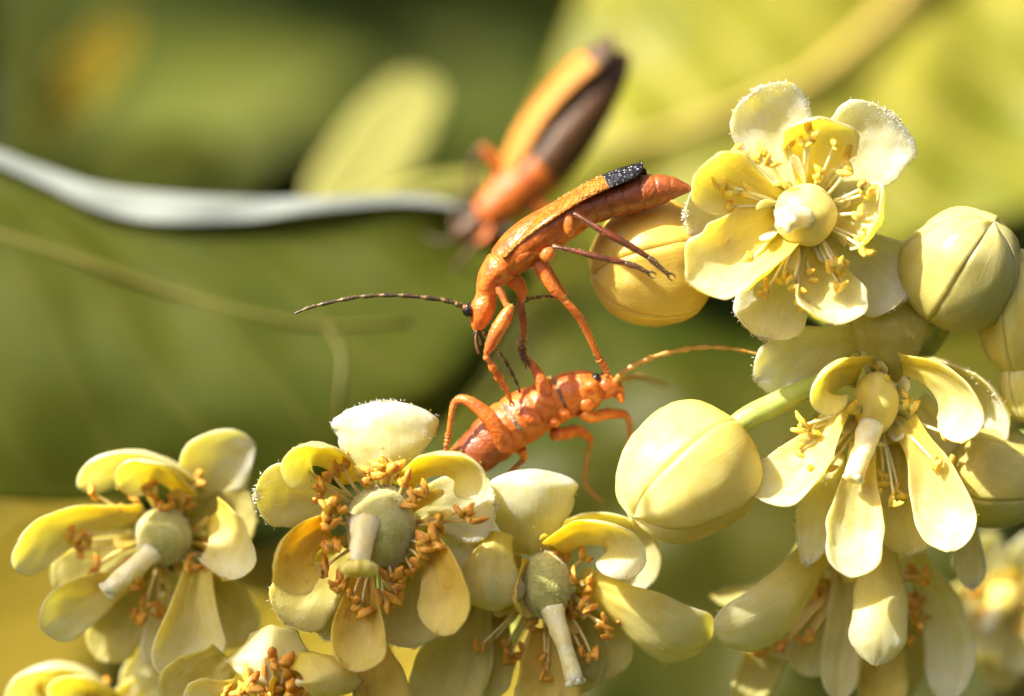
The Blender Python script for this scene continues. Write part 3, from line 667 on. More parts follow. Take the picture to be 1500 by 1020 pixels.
# pleura: plate behind the pronotum and hip bulges
ellipsoid('side_plate', body, (770, 372, 22), 26, 14, 16, M['thorax'], 38); ellipsoid('side_plate', body, (822, 340, 22), 24, 15, 14, M['thorax'], 30)
blade('elytron', b1, [M['elytron'], M['elytron_tip']], (731, 372, 16), (941, 238, 10), 62, lift=18, fwd=6, roll=-103, cup=52, prof='blunt', thick=5, mi_split=0.56, nu=40, nv=16, wav=0.02, seed=4)
blade('elytron', b1, [M['elytron'], M['elytron_tip']], (734, 366, -16), (946, 247, -16), 64, lift=10, fwd=-8, roll=-60, cup=52, prof='blunt', thick=5, mi_split=0.56, nu=40, nv=16, wav=0.02, seed=5)
antenna(b1, [(684, 452, 12, 4), (676, 449, 13, 4), (660, 442, 14, 3.8), (630, 437, 16, 3.6), (590, 433, 18, 3.4), (555, 433, 18, 3.3), (520, 436, 18, 3.2), (480, 444, 16, 3.0), (450, 452, 14, 2.6), (431, 460, 12, 1.6)])
antenna(b1, [(694, 456, -18, 3.4), (700, 470, -30, 3.2), (710, 490, -36, 3), (722, 506, -38, 2.8), (740, 529, -40, 2.6), (754, 555, -40, 2.4), (762, 576, -40, 1.6)])
sh, dk = M['shell'], M['dark']
leg(b1, [(728, 420, 18, 5), (735, 432, 22, 5), (742, 447, 24, 5), (747, 452, 24, 7)], [(749, 447, 24, 5), (741, 463, 25, 10), (728, 486, 24, 11), (718, 507, 22, 8), (711, 521, 20, 3)],
    [(711, 521, 20, 4), (719, 534, 15, 5), (728, 549, 5, 6), (737, 563, -5, 5), (743, 574, -12, 4), (748, 588, -18, 3)], (sh, sh, sh))
leg(b1, [(744, 404, -12, 12), (756, 414, -14, 12), (764, 427, -16, 9), (763, 444, -18, 4)], [(762, 443, -18, 5), (765, 462, -20, 6), (767, 482, -20, 5), (767, 500, -22, 4)],
    [(767, 500, -22, 5), (765, 514, -24, 5.5), (768, 524, -28, 5), (771, 533, -32, 4)], (sh, M['abdomen'], dk))
leg(b1, [(786, 384, 12, 9), (794, 396, 14, 10), (805, 414, 16, 9), (816, 429, 16, 8), (828, 440, 14, 5)], [(822, 436, 14, 5), (834, 448, 12, 6), (847, 463, 6, 6), (858, 482, -4, 5.5), (868, 504, -14, 5), (878, 526, -24, 4.5)],
    [(878, 526, -24, 5), (884, 534, -28, 5), (888, 542, -32, 4.5), (890, 552, -36, 4)], (sh, sh, sh))
leg(b1, [(796, 386, -18, 8), (812, 412, -24, 7), (828, 434, -26, 5)], [(828, 434, -26, 3), (812, 434.5, -25, 2.6), (796, 434.5, -25, 2.6)], [(796, 434.5, -25, 2.6), (786, 436, -25, 2.4), (775, 438, -25, 2.2)], (sh, dk, dk))
def hind(oval, pts, tars):
    o = ellipsoid('leg', b1, *oval, sh, rot=oval_rot)
    V, F = ptube(pts, 24, 10); link('tibia', V, F, [M['dark_red']], o)
    V, F = ptube(tars, 16, 10); n = len(V) // 10
    a, b = W(*tars[-2][:3]), W(*tars[-1][:3]); t = (b - a).normalized(); sd = t.cross(VIEW).normalized()
    for sg in (-1, 1):
        v2, f2 = tube([(b - t * .03, .022), (b + t * .04 + sd * sg * .04, .016), (b + t * .09 + sd * sg * .04, .012), (b + t * .11 + sd * sg * .015, .006)], 6); k = len(V); V += v2; F += [tuple(q + k for q in f) for f in f2]
    link('tarsus', V, F, dk, o)
M['dark_red'] = mat_basic('limb_dark_red', (0.05, 0.018, 0.006), (0.17, 0.03, 0.012), 5, 0.28, bump=0.3, bscale=30, coat=0.4)
oval_rot = 6
hind(((833, 328, 38), 8.5, 17, 8), [(840, 314, 40, 3), (848, 317, 44, 3.2), (880, 337, 52, 5), (915, 356, 56, 5.5), (950, 377, 58, 4)], [(950, 377, 58, 4), (958, 384, 58, 5), (966, 391, 58, 4), (974, 398, 58, 3.6), (979, 402, 58, 3.4)])
oval_rot = -35
hind(((802, 373, 34), 10, 11, 8), [(810, 362, 38, 3), (819, 363, 42, 3), (846, 369, 46, 4), (873, 376, 50, 5), (915, 385, 52, 4.2)], [(915, 385, 52, 4), (927, 389, 52, 5), (936, 392, 52, 4), (944, 397, 52, 3.6), (950, 400, 52, 3)])

# second beetle, belly to the lens
F2 = -70
b2 = thing('soldier_beetle', 'orange beetle climbing out of the lower flowers, belly and legs towards the viewer', 'beetle', W(776, 601, F2), GB)
body = loft('body', b2, [
    (648, 716, F2 - 20, 6, 8), (658, 706, F2 - 15, 18, 20), (672, 690, F2 - 10, 26, 28), (690, 672, F2, 31, 32), (709, 654, F2, 35, 36), (735, 632, F2, 39, 40), (758, 616, F2, 40, 42), (778, 604, F2, 38, 42),
    (797, 595, F2, 36, 40), (812, 588, F2, 35, 37), (826, 582, F2, 34, 36), (840, 577, F2, 34, 36), (856, 573, F2, 32, 34), (870, 570, F2, 27, 30), (880, 568, F2, 20, 24), (890, 567, F2, 19, 22), (900, 569, F2, 15, 17), (908, 573, F2, 9, 9), (914, 578, F2, 2, 3)],
    [M['abdomen'], M['shell'], M['shell'], M['membrane']], [722, 822], 130, 32, [(690, .06), (709, .06), (728, .06), (752, .07), (786, .05), (822, .12), (880, .12), (848, .04)], 0.0, [(751, 756, 6, 12), (820, 824, 2, 14)], gw=3)
for c, rx, rz, rot in (((800, 588, -38), 15, 11, -20), ((826, 606, -42), 12, 9, -30), ((778, 612, -34), 17, 12, -30), ((858, 592, -48), 13, 12, 0), ((866, 566, -40), 12, 10, 0), ((812, 618, -44), 10, 9, 0)):
    ellipsoid('hip_joint', body, c, rx, rz, 12, sh, rot)
ellipsoid('eye', body, (873, 554, -54), 7, 7.5, 7, M['black']); ellipsoid('eye', body, (884, 553, F2 - 22), 7, 7, 6, M['black'])
V, F = ptube([(902, 576, -64, 7), (909, 582, -62, 6), (912, 590, -60, 3)], 10, 8); link('mandible', V, F, M['thorax'], body)
blade('elytron', b2, [M['elytron'], M['elytron_tip']], (812, 556, F2 - 4), (640, 690, F2 - 20), 74, lift=-14, fwd=6, roll=104, cup=45, prof='blunt', thick=5, mi_split=0.66, nu=36, nv=14, wav=0.02, seed=8)
blade('elytron', b2, [M['elytron'], M['elytron_tip']], (812, 556, F2 - 40), (640, 690, F2 - 50), 74, lift=-12, fwd=-6, roll=66, cup=45, prof='blunt', thick=5, mi_split=0.66, nu=36, nv=14, wav=0.02, seed=9)
ft = [M['feeler_tan'], M['feeler_tan'], M['shell']]
antenna(b2, [(898, 562, -60, 5), (906, 553, -58, 5), (915, 544, -56, 4.6), (950, 526, -54, 4.2), (992, 514, -52, 3.8), (1036, 509, -52, 3.3), (1078, 512, -52, 2.8), (1118, 521, -52, 2)], mats=ft)
antenna(b2, [(898, 562, -85, 5), (912, 556, -100, 4.6), (930, 552, -150, 4), (950, 556, -220, 3.6), (975, 566, -300, 3)], mats=ft)
leg(b2, [(742, 655, -34, 13), (732, 636, -20, 13), (716, 612, -14, 12), (700, 597, -14, 10), (684, 587, -16, 8), (673, 584, -18, 6)], [(675, 584, -18, 6), (666, 590, -20, 5), (661, 606, -24, 4), (657, 636, -30, 3.4)], [(657, 634, -30, 4), (655, 646, -34, 4), (652, 660, -38, 3)], (sh, sh, sh))
leg(b2, [(800, 580, -40, 11), (794, 562, -40, 10), (785, 542, -40, 7), (776, 530, -40, 5)], [(776, 531, -40, 5), (771, 526, -40, 5), (768, 518, -42, 4)], [(768, 518, -42, 5), (764, 512, -44, 5), (762, 506, -46, 4)], (sh, sh, M['feeler_tan']))
leg(b2, [(852, 604, -50, 9), (866, 611, -60, 9), (890, 606, -90, 8.5), (916, 607, -120, 6)], [(916, 607, -120, 5), (922, 618, -125, 4), (922, 632, -130, 3)], [(922, 632, -130, 3), (923, 642, -132, 3), (921, 650, -134, 2)], (sh, sh, sh))
leg(b2, [(812, 636, -60, 10), (828, 635, -80, 10), (848, 631, -110, 9), (866, 644, -135, 5)], [(866, 643, -135, 4.5), (860, 672, -140, 3.6), (856, 706, -145, 3)], [(856, 706, -145, 3.6), (864, 720, -148, 3.4), (877, 732, -150, 3)], (sh, M['feeler_tan'], M['feeler_tan']))
leg(b2, [(764, 660, -60, 8), (769, 672, -70, 5)], [(769, 672, -70, 4), (750, 690, -75, 3.4), (732, 710, -80, 3)], [(732, 710, -80, 3), (726, 717, -82, 3), (720, 724, -84, 3)], (sh, M['abdomen'], M['abdomen']))

# third beetle, far out of focus
F3 = -610
b3 = thing('soldier_beetle', 'blurred orange brown beetle far behind the sharp one, climbing the lime leaf', 'beetle', W(775, 260, F3), GB)
body = loft('body', b3, [(664, 350, F3, 5, 5), (674, 344, F3, 16, 16), (688, 335, F3, 19, 20), (698, 327, F3, 18, 20), (712, 316, F3, 29, 31), (727, 304, F3, 35, 36), (748, 286, F3, 40, 42), (779, 258, F3, 44, 48), (813, 222, F3, 45, 48), (848, 178, F3, 41, 44), (878, 138, F3, 33, 36), (902, 104, F3, 22, 23), (919, 78, F3, 8, 8)],
     [M['dark'], M['thorax'], M['dark']], [703, 790], 90, 28, [(703, .1), (732, .08), (842, .05), (860, .05), (880, .05)])  # dark brown abdomen paints in the shade on the right side
ellipsoid('eye', body, (682, 340, F3 + 14), 7, 7, 7, M['black'])
blade('elytron', b3, [M['elytron_matt'], M['elytron_matt_tip']], (722, 292, F3 + 4), (896, 52, F3 + 4), 92, lift=34, fwd=10, roll=-112, cup=50, prof='blunt', thick=6, mi_split=0.64, nu=30, nv=14, seed=11)
blade('elytron', b3, [M['elytron_matt'], M['elytron_matt_tip']], (728, 292, F3 - 24), (900, 60, F3 - 30), 84, lift=28, fwd=-8, roll=-60, cup=50, prof='blunt', thick=6, mi_split=0.64, nu=30, nv=14, seed=12)
antenna(b3, [(676, 342, F3 + 10, 5), (668, 338, F3 + 10, 5), (664, 322, F3, 4), (672, 300, F3, 4), (690, 292, F3 - 20, 3)], 9)
antenna(b3, [(676, 346, F3 - 10, 5), (660, 352, F3 - 10, 5), (640, 352, F3 - 20, 4), (620, 346, F3 - 30, 3)], 9)
leg(b3, [(742, 264, F3 + 10, 10), (728, 240, F3 + 14, 10), (706, 214, F3 + 16, 7)], [(706, 214, F3 + 16, 6), (694, 232, F3 + 16, 5), (690, 262, F3 + 16, 4)], [(690, 262, F3 + 16, 4), (690, 275, F3 + 16, 4), (684, 286, F3 + 16, 3)], (M['thorax'], dk, dk))
leg(b3, [(770, 290, F3 + 20, 10), (800, 310, F3 + 24, 9), (820, 330, F3 + 24, 6)], [(820, 330, F3 + 24, 5), (812, 352, F3 + 20, 4), (800, 376, F3 + 16, 4)], [(800, 376, F3 + 16, 4), (796, 386, F3 + 16, 4), (790, 396, F3 + 16, 3)], (M['thorax'], dk, dk))
leg(b3, [(722, 322, F3 + 16, 8), (716, 344, F3 + 20, 8), (700, 356, F3 + 24, 6)], [(700, 356, F3 + 24, 5), (688, 366, F3 + 22, 4), (676, 380, F3 + 20, 3)], [(676, 380, F3 + 20, 4), (672, 388, F3 + 20, 4), (666, 394, F3 + 20, 3)], (M['thorax'], dk, dk))

# ================================================================== FLOWERS
def S(b, t, w, m='sepal', **k): return dict(k='sepal', m=m, b=b, t=t, w=w, **k)
def Pt(b, t, w, m='petal', **k): return dict(k='petal', m=m, b=b, t=t, w=w, **k)
def z(s, x0, y0, L): return [(x0 + a[0] / s, y0 + a[1] / s) + tuple(a[2:]) for a in L]

# A: open flower facing the lens
flower('fully open cream flower facing the viewer, topmost on the branch', (1180, 318, 0), [
    S((1168, 285, -12), (1108, 134, -25), 104, lift=-6, fwd=-14, cup=22, prof='petal', jag=.06),
    S((1216, 292, -14), (1308, 168, -10), 116, lift=2, fwd=-20, cup=38, prof='petal', curl=26, jag=.06),
    S((1148, 318, -14), (998, 318, -12), 100, lift=0, fwd=-24, cup=44, prof='petal', curl=20, jag=.05),
    S((1218, 345, -18), (1326, 436, -30), 104, lift=0, fwd=-16, cup=36, prof='petal', curl=12),
    S((1165, 350, -14), (1116, 500, -8), 92, lift=0, fwd=-22, cup=46, prof='petal', curl=22, jag=.06),
    Pt((1192, 290, 0), (1204, 150, 42), 96, lift=0, fwd=-16, cup=70, prof='spoon', curl=26),
    Pt((1152, 300, 0), (1007, 236, 36), 84, lift=6, fwd=-8, cup=72, prof='spoon', curl=18, roll=10),
    Pt((1150, 338, 4), (1006, 430, 34), 94, lift=2, fwd=6, cup=112, prof='blunt', curl=8, roll=-20),
    Pt((1192, 352, 2), (1210, 492, 36), 92, lift=4, fwd=-8, cup=85, prof='spoon', curl=24, roll=14),
    Pt((1215, 314, 0), (1316, 330, 52), 92, lift=0, fwd=-24, cup=70, prof='spoon', curl=20, roll=8),
], z(2.344, 860, 110, [(770, 195), (750, 232), (690, 240), (590, 275), (520, 265), (630, 300), (795, 340), (850, 240), (905, 262), (890, 322), (945, 388), (968, 405), (930, 475), (935, 560), (960, 605),
    (455, 375), (480, 390), (540, 395), (505, 455), (485, 595), (565, 635), (670, 700), (615, 742), (720, 730), (765, 690), (870, 660), (865, 722), (735, 785), (705, 715), (850, 655)]),
    ov=(1180, 315, 22, 46, 46), sty=[(1180, 318, 58, 16), (1166, 320, 74, 16), (1150, 322, 92, 17)], seed=21, fz=42, ring=.75,
    ped=[(1190, 325, -20, 12), (1225, 370, -60, 11), (1262, 440, -80, 11), (1300, 520, -90, 12)], fuzz=60, felt=420)
# B: hanging flower below
flower('hanging cream flower with parted petals directly below the topmost flower', (1285, 590, -20), [
    S((1262, 492, -40), (1108, 548, -30), 84, lift=-6, fwd=4, cup=30, prof='petal', curl=10, jag=.1, roll=20),
    S((1300, 560, -30), (1306, 432, -20), 116, lift=0, fwd=24, cup=50, prof='petal', m='sepal_dull', roll=180),
    S((1335, 530, -40), (1484, 640, -50), 74, lift=36, fwd=0, cup=40, prof='petal', roll=-70),
    S((1220, 660, -40), (1182, 822, -20), 66, lift=0, fwd=6, cup=25, jag=.1),
    S((1318, 650, -30), (1328, 806, -16), 84, lift=4, fwd=10, cup=40, m='sepal_dull', prof='petal'),
    S((1400, 720, -60), (1422, 856, -70), 44, lift=4, cup=25, m='sepal_grey', prof='petal'),
    S((1300, 600, -50), (1290, 760, -40), 90, cup=40, prof='petal', m='petal'),
    S((1250, 600, -50), (1158, 690, -50), 80, cup=40, prof='petal', m='sepal_dull'),
    S((1340, 590, -50), (1440, 700, -60), 80, cup=40, prof='petal', m='sepal'),
    Pt((1262, 540, 0), (1196, 608, 46), 96, lift=-34, fwd=22, cup=65, roll=60, prof='petal', curl=10),
    Pt((1234, 590, 0), (1112, 750, 24), 92, lift=16, fwd=10, cup=70, roll=-38, prof='spoon', curl=6),
    Pt((1262, 650, 10), (1240, 846, 42), 82, lift=2, fwd=14, cup=72, prof='spoon', curl=10),
    Pt((1326, 620, 0), (1396, 806, 18), 86, lift=12, fwd=12, cup=70, prof='spoon', curl=8, roll=-12),
    Pt((1322, 532, 0), (1432, 642, 36), 92, lift=30, fwd=16, cup=55, roll=-52, prof='spoon', curl=16),
], z(2.371, 1080, 430, [(480, 255), (505, 300), (405, 400), (428, 395), (530, 380), (515, 415), (600, 390), (590, 360), (735, 490), (715, 480), (215, 545), (190, 600), (270, 605), (240, 560), (320, 605), (505, 645), (560, 690), (545, 725), (380, 735), (690, 590), (680, 630), (730, 590), (640, 660), (470, 690), (260, 470), (220, 460)]),
    ov=(1283, 590, 0, 34, 46), sty=[(1276, 622, 22, 20), (1267, 652, 40, 17), (1256, 684, 56, 15), (1250, 700, 62, 14)], seed=22, fz=30, df=-25, wm=1.04, ring=.8, fuzz=80, ovmat='ovary', felt=260,
    ped=[(1300, 540, -30, 13), (1320, 500, -60, 12), (1380, 470, -140, 12), (1520, 440, -220, 12)])
# C: lower hanging flower, softer
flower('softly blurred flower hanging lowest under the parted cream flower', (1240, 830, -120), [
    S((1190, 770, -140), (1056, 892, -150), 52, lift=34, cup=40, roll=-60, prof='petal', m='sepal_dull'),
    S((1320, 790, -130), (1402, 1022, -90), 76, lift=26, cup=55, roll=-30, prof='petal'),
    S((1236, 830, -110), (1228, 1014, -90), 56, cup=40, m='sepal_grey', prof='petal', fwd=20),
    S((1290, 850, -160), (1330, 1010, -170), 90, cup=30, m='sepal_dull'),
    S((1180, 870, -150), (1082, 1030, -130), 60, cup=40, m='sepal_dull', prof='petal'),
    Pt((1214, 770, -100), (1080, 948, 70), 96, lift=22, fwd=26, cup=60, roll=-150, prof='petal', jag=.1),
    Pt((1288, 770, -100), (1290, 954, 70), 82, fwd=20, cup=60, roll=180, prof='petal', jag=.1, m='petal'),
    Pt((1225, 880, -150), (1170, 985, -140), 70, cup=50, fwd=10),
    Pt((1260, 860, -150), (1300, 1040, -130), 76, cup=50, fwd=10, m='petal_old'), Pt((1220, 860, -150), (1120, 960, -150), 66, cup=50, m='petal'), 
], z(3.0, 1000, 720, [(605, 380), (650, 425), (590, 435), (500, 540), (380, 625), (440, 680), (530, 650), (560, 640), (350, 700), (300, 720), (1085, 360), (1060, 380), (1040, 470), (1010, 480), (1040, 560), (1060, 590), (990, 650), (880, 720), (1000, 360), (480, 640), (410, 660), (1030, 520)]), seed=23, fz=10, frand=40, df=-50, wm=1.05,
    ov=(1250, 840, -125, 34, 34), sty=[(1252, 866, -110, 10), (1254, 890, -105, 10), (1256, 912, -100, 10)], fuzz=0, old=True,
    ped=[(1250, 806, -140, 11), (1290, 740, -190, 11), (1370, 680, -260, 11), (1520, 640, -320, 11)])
# D: left flower, side-on, in soft shade
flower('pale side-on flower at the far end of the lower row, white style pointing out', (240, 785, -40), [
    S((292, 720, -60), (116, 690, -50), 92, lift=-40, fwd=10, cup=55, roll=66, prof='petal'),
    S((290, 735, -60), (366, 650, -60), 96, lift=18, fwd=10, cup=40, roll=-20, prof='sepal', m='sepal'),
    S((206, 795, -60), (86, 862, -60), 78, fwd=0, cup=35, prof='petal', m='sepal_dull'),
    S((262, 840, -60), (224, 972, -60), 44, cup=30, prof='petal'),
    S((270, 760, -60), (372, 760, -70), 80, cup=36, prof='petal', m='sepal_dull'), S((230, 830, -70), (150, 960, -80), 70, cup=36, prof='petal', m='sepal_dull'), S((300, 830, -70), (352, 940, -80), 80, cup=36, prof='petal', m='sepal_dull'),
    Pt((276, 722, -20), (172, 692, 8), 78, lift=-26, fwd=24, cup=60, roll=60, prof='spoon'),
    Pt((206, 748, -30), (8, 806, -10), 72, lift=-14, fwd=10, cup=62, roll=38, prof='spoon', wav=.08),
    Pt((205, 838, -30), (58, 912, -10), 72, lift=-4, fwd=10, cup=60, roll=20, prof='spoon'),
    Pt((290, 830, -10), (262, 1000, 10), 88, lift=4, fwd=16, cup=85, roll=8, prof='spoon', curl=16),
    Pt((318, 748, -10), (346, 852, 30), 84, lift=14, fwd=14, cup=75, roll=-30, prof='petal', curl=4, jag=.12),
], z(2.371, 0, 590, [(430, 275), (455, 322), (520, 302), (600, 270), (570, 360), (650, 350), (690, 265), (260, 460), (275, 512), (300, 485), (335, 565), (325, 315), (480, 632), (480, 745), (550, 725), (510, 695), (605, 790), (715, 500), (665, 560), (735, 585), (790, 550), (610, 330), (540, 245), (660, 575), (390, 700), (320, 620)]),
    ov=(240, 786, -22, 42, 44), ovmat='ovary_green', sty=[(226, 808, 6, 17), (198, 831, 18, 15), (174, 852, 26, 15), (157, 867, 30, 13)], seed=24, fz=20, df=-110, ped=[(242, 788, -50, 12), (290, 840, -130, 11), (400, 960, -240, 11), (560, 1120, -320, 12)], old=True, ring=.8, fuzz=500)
# E: sharp flower in the middle of the lower row
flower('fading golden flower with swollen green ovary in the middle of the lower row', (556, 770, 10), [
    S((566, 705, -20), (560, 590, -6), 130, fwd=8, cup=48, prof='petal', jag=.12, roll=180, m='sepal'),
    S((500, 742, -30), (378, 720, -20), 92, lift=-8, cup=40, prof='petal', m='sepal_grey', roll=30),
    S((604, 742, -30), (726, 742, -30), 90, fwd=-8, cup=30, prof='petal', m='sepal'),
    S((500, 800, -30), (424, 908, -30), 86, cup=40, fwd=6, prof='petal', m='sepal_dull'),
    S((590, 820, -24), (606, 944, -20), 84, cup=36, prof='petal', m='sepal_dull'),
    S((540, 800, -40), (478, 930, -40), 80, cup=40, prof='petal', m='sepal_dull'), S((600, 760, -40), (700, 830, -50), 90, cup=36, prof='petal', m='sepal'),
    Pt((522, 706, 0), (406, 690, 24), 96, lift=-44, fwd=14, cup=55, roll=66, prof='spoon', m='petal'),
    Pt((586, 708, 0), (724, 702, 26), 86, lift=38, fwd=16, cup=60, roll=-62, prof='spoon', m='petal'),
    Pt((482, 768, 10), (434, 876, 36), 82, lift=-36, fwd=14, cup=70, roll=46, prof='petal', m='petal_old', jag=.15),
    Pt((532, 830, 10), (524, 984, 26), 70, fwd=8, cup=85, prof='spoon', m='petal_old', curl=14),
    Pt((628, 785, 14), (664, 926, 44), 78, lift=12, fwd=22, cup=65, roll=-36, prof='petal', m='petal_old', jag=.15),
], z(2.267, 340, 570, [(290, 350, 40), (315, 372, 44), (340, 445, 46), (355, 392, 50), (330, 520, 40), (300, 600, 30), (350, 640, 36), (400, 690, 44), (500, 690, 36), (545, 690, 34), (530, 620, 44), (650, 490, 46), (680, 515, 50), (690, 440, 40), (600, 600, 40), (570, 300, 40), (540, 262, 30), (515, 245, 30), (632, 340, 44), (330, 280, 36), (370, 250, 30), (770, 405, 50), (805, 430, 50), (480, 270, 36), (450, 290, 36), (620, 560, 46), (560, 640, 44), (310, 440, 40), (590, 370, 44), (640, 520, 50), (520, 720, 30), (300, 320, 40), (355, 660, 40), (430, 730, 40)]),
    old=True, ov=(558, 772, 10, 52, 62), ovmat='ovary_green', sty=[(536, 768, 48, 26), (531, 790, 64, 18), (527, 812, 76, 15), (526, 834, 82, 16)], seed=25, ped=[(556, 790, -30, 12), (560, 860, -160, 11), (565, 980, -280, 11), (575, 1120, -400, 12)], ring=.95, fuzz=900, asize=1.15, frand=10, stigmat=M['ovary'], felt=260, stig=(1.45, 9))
# F: right of the lower row
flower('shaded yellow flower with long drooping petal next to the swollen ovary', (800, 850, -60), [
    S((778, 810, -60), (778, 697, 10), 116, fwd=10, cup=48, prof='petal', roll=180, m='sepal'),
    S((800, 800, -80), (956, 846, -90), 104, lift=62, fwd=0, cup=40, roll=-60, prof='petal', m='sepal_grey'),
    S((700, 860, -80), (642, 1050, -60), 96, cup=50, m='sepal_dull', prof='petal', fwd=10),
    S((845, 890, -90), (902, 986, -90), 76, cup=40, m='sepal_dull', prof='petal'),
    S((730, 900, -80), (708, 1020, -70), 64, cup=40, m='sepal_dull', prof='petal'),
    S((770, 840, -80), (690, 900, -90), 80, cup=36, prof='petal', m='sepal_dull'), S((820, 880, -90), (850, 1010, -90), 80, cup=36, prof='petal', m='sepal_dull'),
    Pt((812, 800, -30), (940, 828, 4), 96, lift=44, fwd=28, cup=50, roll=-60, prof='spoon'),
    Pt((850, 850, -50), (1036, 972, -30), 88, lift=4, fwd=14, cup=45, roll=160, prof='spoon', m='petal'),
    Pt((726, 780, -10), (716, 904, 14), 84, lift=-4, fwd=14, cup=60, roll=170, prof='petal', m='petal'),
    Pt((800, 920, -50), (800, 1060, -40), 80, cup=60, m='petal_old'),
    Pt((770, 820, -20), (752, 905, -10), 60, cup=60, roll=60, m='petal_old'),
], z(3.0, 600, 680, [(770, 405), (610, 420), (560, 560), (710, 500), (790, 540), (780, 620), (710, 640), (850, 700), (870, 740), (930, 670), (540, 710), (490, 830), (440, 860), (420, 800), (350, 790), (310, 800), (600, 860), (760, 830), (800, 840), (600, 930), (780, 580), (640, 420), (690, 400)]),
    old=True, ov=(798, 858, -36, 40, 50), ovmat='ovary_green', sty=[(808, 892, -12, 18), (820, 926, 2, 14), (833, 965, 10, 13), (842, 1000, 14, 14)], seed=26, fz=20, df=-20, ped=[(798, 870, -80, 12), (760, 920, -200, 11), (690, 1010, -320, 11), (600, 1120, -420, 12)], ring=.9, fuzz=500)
# G, H, I: flowers cut by the frame
flower('blurred pale flower cut off by the bottom edge beneath the white style', (110, 1060, -130), [
    S((170, 1040, -140), (8, 1020, -130), 120, lift=-56, cup=55, roll=66, prof='petal', m='sepal'),
    S((180, 1060, -120), (230, 946, -120), 56, cup=40, prof='petal', m='sepal_grey'),
    Pt((180, 1050, -100), (80, 1018, -90), 90, lift=-36, fwd=20, cup=50, roll=60, prof='spoon'),
    Pt((120, 1080, -100), (240, 1000, -110), 60, cup=50), 
], [(90, 1005), (130, 1012), (60, 1012), (150, 1000)], seed=27, df=-130, ped=[(112, 1070, -120, 12), (200, 1110, -200, 12), (400, 1150, -250, 12), (570, 1150, -270, 12)], old=True, ov=(112, 1062, -100, 36, 36), fuzz=0)
flower('low flower of brown stamens with one white-lit petal at the bottom edge', (410, 1030, -20), [
    S((400, 920, -30), (384, 1010, 0), 116, cup=60, fwd=20, roll=170, prof='sepal', m='sepal_grey'),
    S((330, 960, -50), (256, 1040, -50), 90, cup=40, prof='petal', m='sepal_dull'),
    Pt((440, 960, 0), (484, 1040, 40), 112, lift=40, fwd=26, cup=60, roll=-130, prof='petal'),
    Pt((536, 920, -30), (560, 1060, -20), 76, cup=50, roll=20, m='petal_old', jag=.1),
    Pt((350, 1010, -20), (270, 1040, -20), 60, cup=50, m='petal'),
], [(385, 985), (400, 1002), (420, 975), (430, 1000), (410, 1012), (370, 1005), (350, 1012), (440, 1015), (390, 1018), (425, 1012), (330, 1016), (445, 990), (400, 968), (365, 990)], seed=28, old=True, ov=(400, 1050, -20, 34, 30), fuzz=0, fz=30, asize=1.2, ovmat='ovary_green')
flower('far blurred cream flower in the lowest corner against orange glow', (1470, 880, -520), [
    S((1470, 860, -520), (1420, 790, -500), 70, cup=40, prof='petal'), S((1480, 860, -530), (1540, 800, -520), 80, cup=40, prof='petal'),
    Pt((1462, 870, -500), (1432, 965, -470), 60, cup=50), Pt((1480, 880, -500), (1510, 990, -480), 70, cup=50), Pt((1450, 860, -500), (1390, 900, -480), 60, cup=50), S((1470, 900, -540), (1460, 1010, -540), 80, cup=40, m='sepal_dull'),
], [(1440, 900), (1470, 930), (1490, 920), (1430, 870), (1500, 880)], seed=29, ov=(1470, 880, -500, 30, 30), sty=[(1462, 890, -470, 10), (1450, 910, -460, 11), (1444, 924, -455, 11)], fuzz=0, old=True)

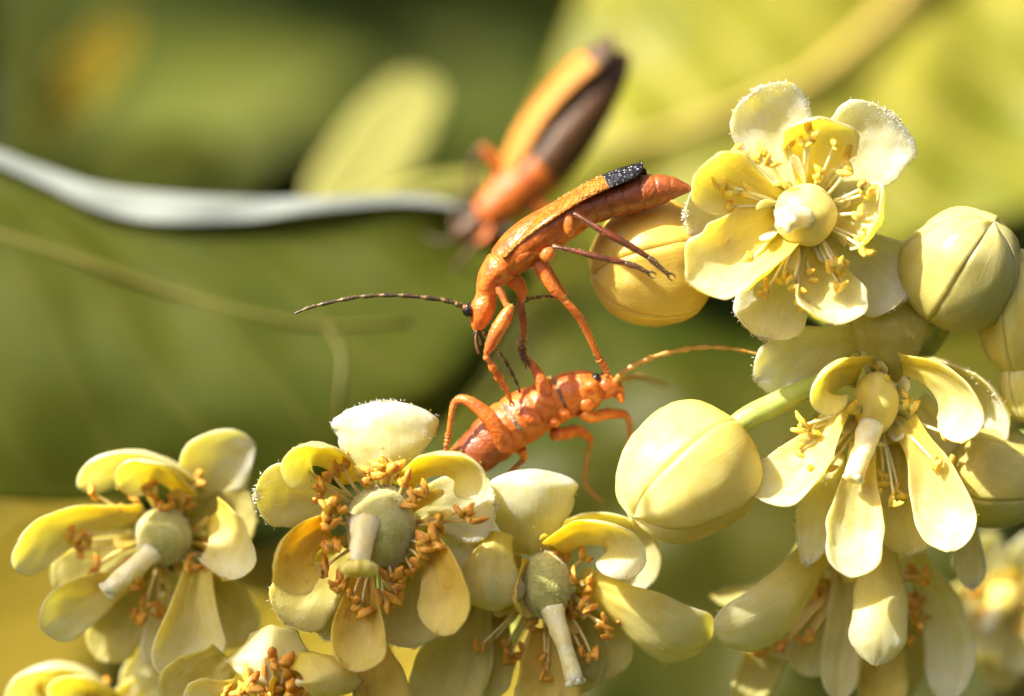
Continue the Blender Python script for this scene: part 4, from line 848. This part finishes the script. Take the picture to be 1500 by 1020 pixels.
# ------------------------------------------------------------------ buds
bud('big waxy yellow bud hanging between the second beetle and the hanging flower', (1008, 697, -6), 215, 20, 206, 196, 'bud', 3, ped=[(1060, 640, -20, 16), (1095, 612, -24, 17), (1140, 590, -30, 17), (1190, 566, -40, 15), (1250, 540, -60, 13)], twist=.2)
bud('round olive bud with shiny top beside the topmost flower', (1410, 394, -30), 60, 30, 176, 170, 'bud_olive', 5, groove=.012, ped=[(1400, 440, -60, 12), (1370, 500, -100, 12), (1330, 540, -120, 12)], twist=.82)
bud('yellow bud half hidden behind the tail of the sharp beetle', (955, 388, -70), 190, 10, 176, 178, 'bud_shade_gold', 7, ped=[(1020, 380, -80, 12), (1080, 390, -120, 12), (1180, 450, -150, 12), (1290, 520, -150, 12)], twist=.1, groove=.06)
bud('yellow bud cut by the frame edge below the round olive bud', (1500, 462, -60), 100, 20, 190, 130, 'bud', 9, ped=[(1500, 540, -90, 12), (1460, 600, -140, 12)], twist=.4)
bud('small golden bud at the frame edge above the dark olive bud', (1510, 570, -80), 120, 20, 110, 90, 'bud', 11, twist=.2, ped=[(1520, 600, -90, 10), (1530, 640, -150, 10), (1520, 660, -260, 11)])
bud('dark olive bud in shade cut by the frame edge beside the hanging flower', (1462, 700, -90), 350, 20, 150, 146, 'bud_olive', 13, twist=.3, ped=[(1440, 700, -140, 12), (1470, 680, -220, 12), (1530, 645, -310, 12)])

# fine golden down on the two beetles in focus
def down(q, n, ln, seed):
    rnd = random.Random(seed); me = q.data; org = parent_origin(q); V, F = [], []; polys = me.polygons; cnt = len(polys)
    for _ in range(n):
        p = polys[rnd.randrange(cnt)]; vs = [me.vertices[i].co for i in p.vertices]
        if len(vs) > 4 or (q.name.startswith('elytron') and p.material_index == 1): continue
        b = vs[0].lerp(vs[1], rnd.random()).lerp(vs[2], rnd.random() * .9) + org; nn = p.normal
        d = (nn * .7 + Vector((rnd.uniform(.2, .9), rnd.uniform(-.5, .5), rnd.uniform(-.5, .5)))).normalized()
        e = b + d * rnd.uniform(.5, 1) * ln; s1 = d.orthogonal().normalized() * .0032; s2 = d.cross(s1); k = len(V)
        V += [b + s1, b - s1 * .5 + s2 * .8, b - s1 * .5 - s2 * .8, e]; F += [(k, k + 1, k + 3), (k + 1, k + 2, k + 3), (k + 2, k, k + 3)]
    f = link('down', V, F, M['hair'], q); f['kind'] = 'stuff'
M['hair'] = mat_basic('golden_hair', (0.75, 0.50, 0.18), (0.85, 0.62, 0.28), 5, 0.3)
for k, b in enumerate((b1, b2)):
    for q in list(b.children):
        nm = q.name.split('.')[0]
        if nm == 'body': down(q, 3500, .05, k)
        elif nm == 'elytron': down(q, 700, .04, 5 + k)
        elif nm in ('leg', 'antenna'): 
            down(q, 160, .035, 9 + k)
            for t in list(q.children):
                if t.name.split('.')[0] in ('tibia', 'tarsus'): down(t, 160, .04, 13 + k)
